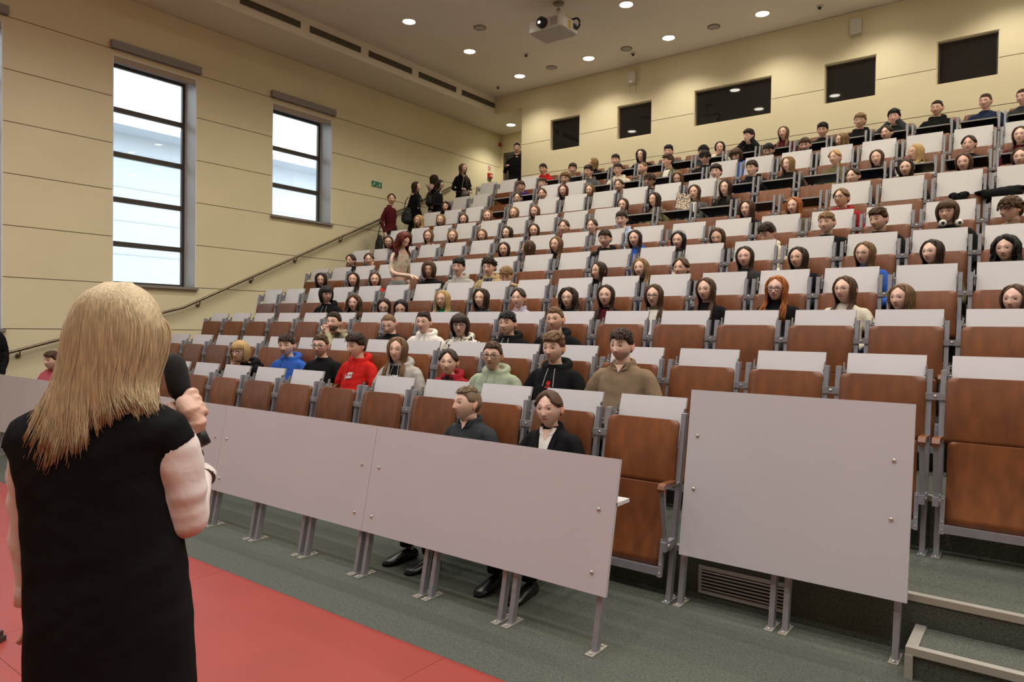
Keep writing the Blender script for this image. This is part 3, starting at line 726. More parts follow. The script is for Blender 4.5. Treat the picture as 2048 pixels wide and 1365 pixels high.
def add_head(mb, C, Rh, s=.93, skin=(.62, .36, .25), hair=(.03, .02, .01), lv=0, w=1., jaw=1., beard=0., fem=False, gaze=0., ears=True, smile=0.):
    ux, uy, uz, fc = HD[lv]; x, y, z = head_base(ux, uy, uz, w, jaw)
    F = np.clip((-uy-.15)/.3, 0, 1)
    y = y - F*(.010*g1(z+.100, .020)*g1(x, .028))
    y = y - F*(.0045*g1(z-.026, .011)*g1(x, .045)) + F*.0085*(g1(x-.031, .017)+g1(x+.031, .017))*g1(z-.002, .012)
    nz = np.clip((.014-z)/.050, 0, 1); na = (.007+.021*nz**1.3)*np.clip((z+.047)/.010, 0, 1)*np.clip((.030-z)/.014, 0, 1)
    y = y - F*na*g1(x, .0075+.0055*nz*(1 if not fem else .85)) 
    y = y - F*(.0045*g1(x, .027)*g1(z+.064, .017) + .0025*g1(x, .02)*(g1(z+.0575, .0042)+1.2*g1(z+.0695, .0050)) - .0020*g1(x, .022)*g1(z+.0632, .0026))
    y = y - F*.003*(g1(x-.043, .02)+g1(x+.043, .02))*g1(z+.028, .022)
    v = np.stack([x, y, z], -1).reshape(-1, 3)
    sk = np.array(skin); col = np.tile(sk, (v.shape[0], 1))
    X_, Z_, Ff = x.ravel(), z.ravel(), F.ravel()
    def mix(wt, c): 
        nonlocal col
        wt = np.clip(wt, 0, 1)[:, None]; col = col*(1-wt) + np.array(c)*wt
    mix(.35*Ff*(g1(np.abs(X_)-.042, .02)*g1(Z_+.028, .02)), sk*np.array([1.02, .72, .68])); mix(.30*Ff*g1(X_, .012)*g1(Z_+.034, .012), sk*np.array([1., .75, .7]))
    mix(.28*Ff*g1(np.abs(X_)-.031, .018)*g1(Z_-.006, .011), sk*np.array([.62, .52, .48]))  # eye-socket shading painted into the skin colour
    mix(Ff*np.exp(-(X_/.0235)**4)*np.exp(-((Z_+.0638+.0*X_)/.0098)**4)*(1. if fem else .75), sk*np.array([.80, .36, .36]))
    mix(Ff*np.exp(-(X_/.023)**4)*g1(Z_+.0634-smile*X_**2, .0024)*.9, sk*.15); mix(Ff*.65*(g1(np.abs(X_)-.008, .005)*g1(Z_+.0465, .004)), sk*.3)  # dark mouth line, and nostril shading painted into the colour under the nose tip
    bz = .0275+.0035*np.sin((np.abs(X_)-.012)/.036*PI*.9)+.07*(np.abs(X_)-.026)
    mix(Ff*np.exp(-((np.abs(X_)-.031)/.0195)**4)*np.exp(-((Z_-bz)/(.0042 if fem else .0052))**2)*(.8 if fem else .95), np.array(hair)*.30+sk*.05)
    if beard: mix(beard*np.clip((-.038-Z_)/.016, 0, 1)*np.clip(1-Ff*np.exp(-(X_/.021)**4)*np.exp(-((Z_+.064)/.010)**4), 0, 1)*np.clip(((-uy.ravel())+.25)/.3, 0, 1), np.array(hair)*.8+sk*.12*(1-beard))
    # neck shade follows skin
    def put(vv): return (np.asarray(vv)*s) @ Rh.T + C
    mb.add(put(v), fc, 0, True, col)
    iu = (uy.ravel() < 0)
    for sx in (-1, 1):
        d = (X_-sx*.031)**2 + (Z_-.002)**2; d[~iu] = 9; ys = v[np.argmin(d), 1]
        e = MB(); e.ell((sx*.031, ys+.0035, .002), (.0128, .0068, .0048), 10, 6); mb.add(put(e.v), e.f, 0, True, (.62, .57, .52))
        gx = sx*.031+gaze*.005
        k = 10; pts = [(gx, ys-.0046, .0022)] + [(gx+.0054*math.cos(a), ys-.0036+.0006, .0018+.0048*math.sin(a)) for a in np.linspace(0, 2*PI, k, endpoint=False)]
        mb.add(put(pts), [(0, 1+(i+1) % k, 1+i) for i in range(k)], 0, False, (.035, .028, .024))
        lid = [(sx*.031+q*.0155, ys-.0022+.003*abs(q)**2, .0040+.0036*(1-q*q)) for q in np.linspace(-1, 1, 7)]
        l = MB(); l.tube(lid, [.0012, .0022, .0028, .0030, .0028, .0022, .0012], 5); mb.add(put(l.v), l.f, 0, True, tuple(sk*.16 if fem else sk*.26))
        lo = [(sx*.031+q*.0145, ys-.0018+.0035*abs(q)**2, -.0022-.0030*(1-q*q)) for q in np.linspace(-1, 1, 5)]
        l = MB(); l.tube(lo, .0013, 4); mb.add(put(l.v), l.f, 0, True, tuple(sk*.6))
        if ears:
            e = MB(); e.ell((0, 0, 0), (.011, .018, .031), 10, 7)
            ev = np.array(e.v); ev[:, 0] += .35*np.abs(ev[:, 1])*0 + .010*(ev[:, 1] > 0)
            a = .28; ev = np.stack([ev[:, 0], ev[:, 1]*math.cos(a)+ev[:, 2]*math.sin(a)*.6, ev[:, 2]], -1)
            ev[:, 0] = sx*(ev[:, 0]+.0825*w); ev[:, 1] += .014; ev[:, 2] -= .004
            mb.add(put(ev), e.f if sx > 0 else [q[::-1] for q in e.f], 0, True, tuple(sk*np.array([1., .80, .76])))
def hand(mb, wr, d, pn, side, curl=.6, col=(.6, .35, .25), s=.92, seg=6, spread=.1):
    """palm, four fingers and a thumb; d points along the hand, pn out of the palm"""
    wr = np.asarray(wr, float); d = np.asarray(d, float); d /= np.linalg.norm(d); pn = np.asarray(pn, float); pn = pn-d*np.dot(pn, d); pn /= np.linalg.norm(pn)
    sd = np.cross(d, pn)*side       # towards the thumb
    rings = []
    for t, hw, ht in ((-.02, .026, .020), (.0, .027, .019), (.03, .036, .017), (.065, .041, .015), (.088, .040, .012)):
        c = wr+d*t*s; rings.append([c + s*(hw*math.cos(a)*sd + ht*math.sin(a)*pn) for a in np.linspace(0, 2*PI, 10, endpoint=False)])
    mb.loft(rings, col=col)
    for i, (o, L) in enumerate(((.030, .070), (.010, .078), (-.011, .072), (-.030, .056))):
        p = wr + s*(d*.082 + sd*o - pn*.001); a = .15+curl*.5; pts = [p-d*.012*s]; dr = d
        for j, fr in enumerate((.45, .30, .25)):
            dr = d*math.cos(a)+pn*math.sin(a); dr = dr + sd*spread*o*8*(1 if j == 0 else .4); dr /= np.linalg.norm(dr); pts.append(pts[-1]+dr*L*fr*s + (d*.012*s if j == 0 else 0)); a += curl*1.05
        mb.tube(pts, [.0098*s, .0095*s, .0085*s, .0065*s], seg, col=col)
    p = wr + s*(d*.020 + sd*.028 + pn*.004); q1 = p + s*(sd*.022+d*.026+pn*.010); q2 = q1 + s*(d*.030+sd*.002+pn*.012*curl*2); q3 = q2 + s*(d*.024-sd*.006*curl+pn*.006)
    mb.tube([p-d*.01*s, q1, q2, q3], [.014*s, .0118*s, .010*s, .0070*s], seg, col=col)

# ---- hair
def skull(az, el, off=0.):
    """point on the head: az from the face (0) round to the back (180), el 90 = crown"""
    a = math.radians(az); e_ = math.radians(el)
    ux = np.array(math.cos(e_)*math.sin(a)); uy = np.array(-math.cos(e_)*math.cos(a)); uz = np.array(math.sin(e_))
    x, y, z = head_base(ux, uy, uz); p = np.array([float(x), float(y), float(z)])
    n = np.array([ux/.083, uy/.099, uz/.116], float); n /= np.linalg.norm(n)
    return p + n*off
def cr(pts, n):
    P_ = [np.asarray(p, float) for p in pts]; P_ = [2*P_[0]-P_[1]] + P_ + [2*P_[-1]-P_[-2]]; out = []
    m_ = len(P_)-3
    for k in range(n):
        t = k/(n-1)*m_; i = min(int(t), m_-1); u = t-i; a, b_, c, d = P_[i:i+4]
        out.append(.5*((2*b_)+(-a+c)*u+(2*a-5*b_+4*c-d)*u*u+(-a+3*b_-3*c+d)*u**3))
    return out
def cap(mb, top, side, back, nape=-.085, fr=.070, amp=.004, seed=0, earz=.012, nu=44, nv=30, freq=60, vp=False):
    ux, uy, uz = head_dirs(nu, nv); x, y, z = head_base(ux, uy, uz)
    az = np.degrees(np.arctan2(np.abs(ux), -uy))
    zl = np.interp(az, [0, 35, 55, 72, 88, 100, 120, 180], [fr+.016, fr-.012, fr-.040, -.004, earz-.004, earz-.022, nape+.02, nape] if vp else [fr-.008, fr-.010, fr-.022, .004, earz-.004, earz-.022, nape+.02, nape])
    sm = np.clip((z-zl)/.022, 0, 1); sm = sm*sm*(3-2*sm)
    lat = np.clip(uz, 0, 1)
    thick = np.where(az > 100, back, side)*(1-lat**1.2) + top*lat**1.2
    R_ = np.random.RandomState(seed); no = np.zeros_like(x)
    for _ in range(7):
        k = R_.normal(size=3); k = k/np.linalg.norm(k)*R_.uniform(.6, 1.5)*freq; no += np.sin(k[0]*x+k[1]*y+k[2]*z+R_.uniform(0, 6))/3
    off = -.006 + sm*(thick+.006+amp*no)
    n = np.stack([ux/.083, uy/.099, uz/.116], -1); n /= np.linalg.norm(n, axis=-1, keepdims=True)
    v = (np.stack([x, y, z], -1)+n*off[..., None]).reshape(-1, 3); fc = []
    for j in range(nv):
        for i in range(nu):
            a = j*nu+i; b_ = j*nu+(i+1) % nu; fc.append((a, a+nu, b_+nu, b_))
    mb.add(v, fc, 0, True)
def lock(mb, pts, r0, r1, n=9, sides=5, flat=.55):
    p = cr(pts, n); rad = [r0*(.7+.3*min(1, 3*i/(n-1))) if i < n*.6 else r0+(r1-r0)*((i/(n-1)-.6)/.4) for i in range(n)]
    mb.tube(p, rad, sides, flat=flat, up=(.01, .02, 1) if abs(p[-1][2]-p[0][2]) < .02 else (p[n//2][0]+.001, p[n//2][1], 0))
def hair_mesh(style, seed=0):
    R_ = random.Random(hash((style, seed)) % 9999 if False else (sum(map(ord, style))*31+seed*17)); mb = MB()
    U = R_.uniform
    def hang(n, zend, wave=0., wide=0., a0=48, part=0., front=True, body=.014, vary=.03, thick=.011, curl=0):
        for i in range(n):
            sgn = 1 if i % 2 else -1; a = a0 + (180-a0)*((i//2+.5)/(n/2)) + U(-3, 3)
            t = (a-a0)/(180-a0); of = body+U(-.004, .006)
            root = skull(180*(t > .55), 90-62*(1-t)**1.0 if t <= .55 else 90-35*(t-.55)/.45, .008)
            root = np.array([part+sgn*.004, -.062+.11*t, math.sqrt(max(.0001, 1-((-.062+.11*t)/.098)**2))*.118+.008])
            p1 = skull(sgn*a, 52, of); p2 = skull(sgn*a, 18, of+.002); p3 = skull(sgn*a, -12, of)
            rr = math.hypot(p2[0], p2[1])+wide
            ax_ = sgn*math.sin(math.radians(a)); ay_ = -math.cos(math.radians(a))
            z1 = -.115; p4 = np.array([ax_*(.078+wide), .012+ay_*(.083+wide*.6), z1])
            ze = zend+U(-vary, vary); fr_ = t < .46 and front; y_e = (-.122 if fr_ else .118) + U(-.010, .010)
            xs_ = sgn*(.060+.040*min(1, t/.46)+wide) if fr_ else ax_*(.088+wide); p5 = np.array([xs_+U(-.006, .006), -.088 if fr_ else .102, z1+.42*(ze-z1)]); p6 = np.array([xs_*1.04+U(-.01, .01), y_e, ze])
            pts = [root, p1, p2, p3, p4] + ([p5, p6] if zend < -.17 else [np.array([ax_*(.080+wide), .012+ay_*(.08+wide), ze])])
            if wave:
                q = cr(pts, 14); ph = U(0, 6)
                for k in range(4, 14): q[k] = q[k]+wave*(k/13)*np.array([math.sin(k*1.25+ph), math.cos(k*1.25+ph), 0])
                lock(mb, q, thick*U(.8, 1.15), .003, n=18 if wave else 11)
            else: lock(mb, pts, thick*U(.85, 1.15), .003, n=11)
    def fringe(n, z0, z1, spread=48, of=.014, rowy=-.045, side=0.):
        for i in range(n):
            a = -spread+2*spread*(i+.5)/n+U(-3, 3); st = np.array([.062*math.sin(math.radians(a))*.9, rowy+U(-.02, .03), .105-.00001*a*a])
            e0 = skull(a+side, 36, of); e1 = skull(a+side*1.8, math.degrees(math.asin(max(-.9, min(.95, U(z0, z1)/.118)))), of*.75)
            lock(mb, [st, .5*st+.5*e0+np.array([0, -.004, .010]), e0, e1], .0105*U(.8, 1.2), .002, n=7)
    def tuft(n, L, up=.5, fwd=1., of=.010, emin=35, sp=1.0):
        for i in range(n):
            az = U(-180, 180); el = 90-(90-emin)*math.sqrt(U(0, 1)); p = skull(az, el, of*.55); nn = p/np.linalg.norm(p)
            d = np.array([U(-.45, .45)*sp+.25*math.sin(seed+1), -fwd+U(-.35, .35)*sp, 0]); d -= nn*np.dot(d, nn); d /= np.linalg.norm(d)+1e-6; d = d+nn*up*.22
            l = L*U(.8, 1.25); q1 = p+d*l*.5+nn*.004; q2 = p+d*l; q2 = q2*( (np.linalg.norm(q2)*.35+.65*(np.linalg.norm(p)+.004))/np.linalg.norm(q2) ) if up < .6 else q2
            lock(mb, [p-d*.008, q1, q2], .0072*U(.8, 1.2), .0016, n=6)
    if style == 'buzz': cap(mb, .006, .004, .005, amp=.0006, seed=seed, fr=.068)
    elif style == 'crew': cap(mb, .015, .006, .007, amp=.0015, seed=seed, fr=.064); tuft(130, .030, .4, .8, of=.014, emin=45)
    elif style == 'short': cap(mb, .024, .011, .012, amp=.003, seed=seed, fr=.060); tuft(150, .055, .35, .9, of=.022, emin=38); fringe(18, .052, .066, 44, .018, side=6)
    elif style == 'quiff': cap(mb, .036, .011, .013, amp=.005, seed=seed, fr=.060); tuft(170, .06, .5, .8, of=.036, emin=42); fringe(22, .054, .074, 46, .028, side=12)
    elif style == 'messy': cap(mb, .030, .016, .017, amp=.006, seed=seed, fr=.060, earz=.0); tuft(190, .058, .45, .6, of=.030, emin=10, sp=1.5); fringe(26, .036, .060, 52, .020, side=8)
    elif style == 'bowl': cap(mb, .026, .020, .020, amp=.002, seed=seed, fr=.055, earz=-.02, nape=-.095); fringe(28, .018, .034, 62, .018); hang(44, -.045, a0=60, body=.018, vary=.01, thick=.012)
    elif style == 'curtain': cap(mb, .024, .016, .016, amp=.003, seed=seed, fr=.068, earz=-.01); hang(36, -.03, a0=34, body=.022, wide=.004, vary=.015, thick=.012); tuft(40, .05, .3, .3, of=.02)
    elif style == 'curlytop':
        cap(mb, .042, .018, .020, amp=.010, seed=seed, fr=.060, freq=95)
        for i in range(130):
            p = skull(U(-180, 180), U(8, 90), U(.015, .04)); 
            if p[1] < -.03 and p[2] < .05: continue
            mb.ell(p, (U(.010, .017),)*3, 7, 5)
    elif style == 'long': cap(mb, .010, .008, .010, amp=.0015, seed=seed, fr=.074, earz=-.02, vp=True); hang(80, -.34, part=U(-.012, .012), a0=57, body=.012)
    elif style == 'longfront': cap(mb, .012, .010, .010, amp=.0015, seed=seed, fr=.072, earz=-.02, vp=True); hang(84, -.30, part=U(-.01, .01), a0=50, wide=.008, wave=.004)
    elif style == 'wave': cap(mb, .014, .012, .012, amp=.003, seed=seed, fr=.072, earz=-.02, vp=True); hang(80, -.30, wave=.014, wide=.014, part=.01, a0=54)
    elif style == 'curl': 
        cap(mb, .020, .018, .020, amp=.006, seed=seed, fr=.068, earz=-.03, vp=True); hang(96, -.27, wave=.026, wide=.034, a0=52, body=.022, thick=.013)
    elif style == 'bob': cap(mb, .014, .012, .012, amp=.002, seed=seed, fr=.072, earz=-.02, vp=True); hang(72, -.155, wide=.012, a0=46, wave=.005, body=.018)
    elif style == 'bobfringe': cap(mb, .020, .018, .018, amp=.002, seed=seed, fr=.060, earz=-.02); hang(72, -.150, wide=.012, a0=58, body=.020); fringe(24, .020, .034, 58, .016)
    elif style in ('tied', 'pony', 'bun'):
        cap(mb, .016, .012, .014, amp=.0014, seed=seed, fr=.070, nape=-.08, vp=True)
        for i in range(46):
            a = 40+140*(i//2)/23; sg = 1 if i % 2 else -1
            lock(mb, [skull(sg*a*.18+8, 74, .012), skull(sg*a*.72, 52, .014), skull(sg*a, 26, .013), skull(sg*(a+34 if a < 140 else 180), 10, .012), np.array([sg*.006, .106, .008])], .0088, .005, n=9)
        if style == 'bun': mb.ell((0, .118, .030), (.030, .026, .030), 12, 9)
        elif style == 'pony':
            for i in range(16): lock(mb, [(0, .10, .02), (U(-.015, .015), .130, .0), (U(-.025, .025), .120, -.09), (U(-.03, .03), .098, -.20+U(-.02, .02))], .010, .003, n=8)
        else:
            mb.ell((0, .112, .0), (.020, .018, .022), 10, 7)
            for i in range(10): lock(mb, [(0, .108, 0), (U(-.012, .012), .115, -.05), (U(-.02, .02), .092, -.13)], .009, .003, n=7)
    return mb.mesh('hair')
HCACHE = {}
def get_hair(style, v):
    k = (style, v % 2)
    if k not in HCACHE: HCACHE[k] = hair_mesh(style, v % 2)
    return HCACHE[k]
def glasses_mesh(th=.0016, hh=.017):
    q = MB()
    for sx in (-1, 1):
        pts = [(sx*.032+.0235*math.copysign(abs(math.cos(a))**.75, math.cos(a)), -.104+.010*abs(.0235*math.cos(a)*sx+.032)/.055, -.001+hh*math.copysign(abs(math.sin(a))**.75, math.sin(a))) for a in np.linspace(0, 2*PI, 17)]
        q.tube(pts, th, 5, cap=False); q.tube([(sx*.055, -.095, .004), (sx*.082, -.080, .006), (sx*.092, .012, .004), (sx*.086, .035, -.012)], th, 5)
    q.tube([(-.010, -.106, .002), (0, -.109, .005), (.010, -.106, .002)], th, 5)
    return q.mesh('glasses')
GL = {'thin': glasses_mesh(.0011, .016), 'thick': glasses_mesh(.0026, .017)}
M['specs'] = mat('spectacle_frame', (.015, .013, .013), .3); M['goldspecs'] = mat('spectacle_metal', (.25, .20, .14), .3, .8)

# ---- seated clothing (shared meshes, one for each cut and pose)
TOR = [(.43, -.27, .155, .115), (.52, -.245, .150, .113), (.62, -.212, .143, .108), (.72, -.182, .146, .106), (.79, -.166, .152, .098), (.835, -.158, .142, .082), (.866, -.156, .104, .068), (.886, -.160, .066, .058), (.896, -.162, .056, .052)]
POSE = {  # lean, then (elbow, wrist) of the right (-x) and the left (+x) arm, then hand directions
    'lap': (0., (-.238, -.21, .56), (-.10, -.43, .52), (.238, -.21, .56), (.10, -.43, .52)),
    'desk': (.22, (-.255, -.34, .66), (-.09, -.56, .72), (.255, -.34, .66), (.09, -.56, .72)),
    'chinR': (.42, (-.16, -.58, .72), (-.060, -.50, .868), (.24, -.36, .66), (.06, -.58, .71)),
    'chinL': (.30, (-.24, -.34, .66), (-.06, -.55, .71), (.17, -.50, .70), (.065, -.375, .875)),
    'clasp': (.40, (-.15, -.62, .72), (-.024, -.555, .880), (.15, -.62, .72), (.024, -.555, .880)),
    'face': (.25, (-.20, -.46, .74), (-.06, -.37, .93), (.20, -.46, .74), (.05, -.38, .95))}
def lean_y(y, z, ln): return y - ln*max(0, z-.43)
def ringE(z, cy, hx, hy, n=20, p=2.4, ln=0.):
    out = []
    for a in np.linspace(0, 2*PI, n, endpoint=False):
        c, s_ = math.cos(a), math.sin(a); out.append((hx*math.copysign(abs(c)**(2/p), c), lean_y(cy, z, ln)+hy*math.copysign(abs(s_)**(2/p), s_), z))
    return out
TOPS = {}
def get_top(kind, pose):
    k = (kind, pose)
    if k in TOPS: return TOPS[k]
    ln, eR, wR, eL, wL = POSE[pose]; mb = MB()
    mb.loft([ringE(*t, ln=ln) for t in TOR])
    for e_, w_, sx in ((eR, wR, -1), (eL, wL, 1)):
        sh = (sx*.150, lean_y(-.160, .82, ln), .800); sh0 = (sx*.08, lean_y(-.158, .83, ln), .822); e_ = np.array(e_); w_ = np.array(w_); sh = np.array(sh)
        mid = .5*(sh+e_)+np.array([sx*.012, 0, .01])
        mb.tube(cr([sh0, sh, mid, e_, .5*(e_+w_), w_], 14), [.044, .050, .054, .054, .053, .052, .052, .051, .050, .048, .046, .043, .041, .038], 12)
    if kind in ('hoodie', 'ziphood'):
        pts = []; rad = []
        for a in np.linspace(-150, 150, 15):
            t = math.cos(math.radians(a)); bk = (1+t)/2
            pts.append((.088*math.sin(math.radians(a)), lean_y(-.150, .88, ln)+.070*t, .862+.045*bk)); rad.append(.016+.022*bk)
        mb.tube(pts, rad, 10, flat=1.15)
        mb.ell((0, lean_y(-.15, .84, ln)+.092, .845), (.085, .035, .050), 12, 8)
    elif kind == 'turtle': mb.tube([(0, lean_y(-.162, .87, ln), .86), (0, lean_y(-.170, .92, ln), .918)], [.066, .057], 16)
    elif kind in ('crew', 'jacket'):
        mb.tube([(.060*math.sin(a), lean_y(-.160, .885, ln)+.055*math.cos(a)-.004, .886+.010*math.cos(a)) for a in np.linspace(0, 2*PI, 19)], .009, 6)
    elif kind in ('shirt', 'polo', 'blazer'):
        for sx in (-1, 1):
            pts = [(sx*.064*math.sin(a), lean_y(-.160, .89, ln)+.060*math.cos(a)-.004, .900+.012*math.cos(a)-.010*max(0, -math.cos(a))) for a in np.linspace(0, 2.75, 10)]
            mb.tube(pts, [.012]*9+[.010], 6, flat=2.0)
    TOPS[k] = union(mb, .0095, 3, .0034, len(TOPS)); TOPS[k].name = kind
    return TOPS[k]
BV = {}
def bvh_of(me):
    if me.name not in BV: BV[me.name] = BVHTree.FromPolygons([v.co[:] for v in me.vertices], [p.vertices[:] for p in me.polygons])
    return BV[me.name]
def press(mb, me, off=.004, d=(0, 1, 0), start=-1.2):
    """lay a flat cut-out (x, z) on the front of a garment"""
    t = bvh_of(me); out = []; last = -.3
    for x, _, z in mb.v:
        h = t.ray_cast(Vector((x, start, z)), Vector(d))
        if h[0] is not None: last = h[0].y
        out.append((x, last-off, z))
    mb.v = out; return mb
def front_patch(me, zs, fl, fr_, n=6, off=.005):
    mb = MB(); v = []; f = []
    for z in zs:
        a, b_ = fl(z), fr_(z); v += [(a+(b_-a)*i/n, 0, z) for i in range(n+1)]
    for j in range(len(zs)-1):
        for i in range(n): q = j*(n+1)+i; f.append((q, q+1, q+n+2, q+n+1))
    mb.add(v, f, 0, True); return press(mb, me, off).mesh('shirt')
def text_mb(txt, size, x, z, bold=0.0, track=1.0, rot=0.):
    cu = bpy.data.curves.new('t', 'FONT'); cu.body = txt; cu.size = size; cu.align_x = 'CENTER'; cu.offset = bold; cu.space_character = track; cu.resolution_u = 2
    o = bpy.data.objects.new('t', cu); COL.objects.link(o); dg = bpy.context.evaluated_depsgraph_get(); dg.update()
    me = bpy.data.meshes.new_from_object(o.evaluated_get(dg)); bpy.data.objects.remove(o)
    mb = MB(); c, s_ = math.cos(rot), math.sin(rot)
    mb.add([(x+c*v.co.x-s_*v.co.y, 0, z+s_*v.co.x+c*v.co.y) for v in me.vertices], [tuple(p.vertices) for p in me.polygons], 0, False)
    bpy.data.meshes.remove(me); return mb
def trousers_mesh():
    mb = MB()
    mb.ell((0, -.27, .50), (.175, .14, .085), 16, 10)
    for sx in (-1, 1):
        mb.tube(cr([(sx*.085, -.27, .505), (sx*.10, -.45, .505), (sx*.115, -.66, .485), (sx*.115, -.675, .43), (sx*.115, -.63, .25), (sx*.115, -.60, .09)], 14), [.088, .086, .082, .078, .074, .070, .067, .066, .064, .060, .056, .052, .050, .050], 12)
    return union(mb, .016, 4, .003, 5)
TRM = trousers_mesh(); TRM.name = 'trousers'
def shoe_mesh():
    mb = MB(); r = []
    for y, hw, h in ((.07, .028, .06), (.05, .036, .075), (0, .038, .078), (-.06, .042, .060), (-.12, .046, .045), (-.16, .040, .035), (-.185, .022, .022)):
        r.append([(hw*math.cos(a), y, max(0.0, h*.5+h*.5*math.sin(a)*(1 if math.sin(a) > 0 else 1))) for a in np.linspace(0, 2*PI, 14, endpoint=False)])
    mb.loft(r); return mb.mesh('shoe')
SHOE = shoe_mesh()
M['shoe'] = mat('shoe_leather', (.008, .008, .008), .3)
SKINS = [(.74, .48, .37), (.77, .51, .40), (.70, .44, .33), (.80, .54, .44), (.75, .48, .39)]
M['skinflat'] = mat('skin_plain', (.74, .48, .37), .5)
M['cord'] = mat('drawstring', (.35, .33, .30), .8)
SPEAKER = np.array([-1.95, .8, 1.45])
EOF_P4 = 1
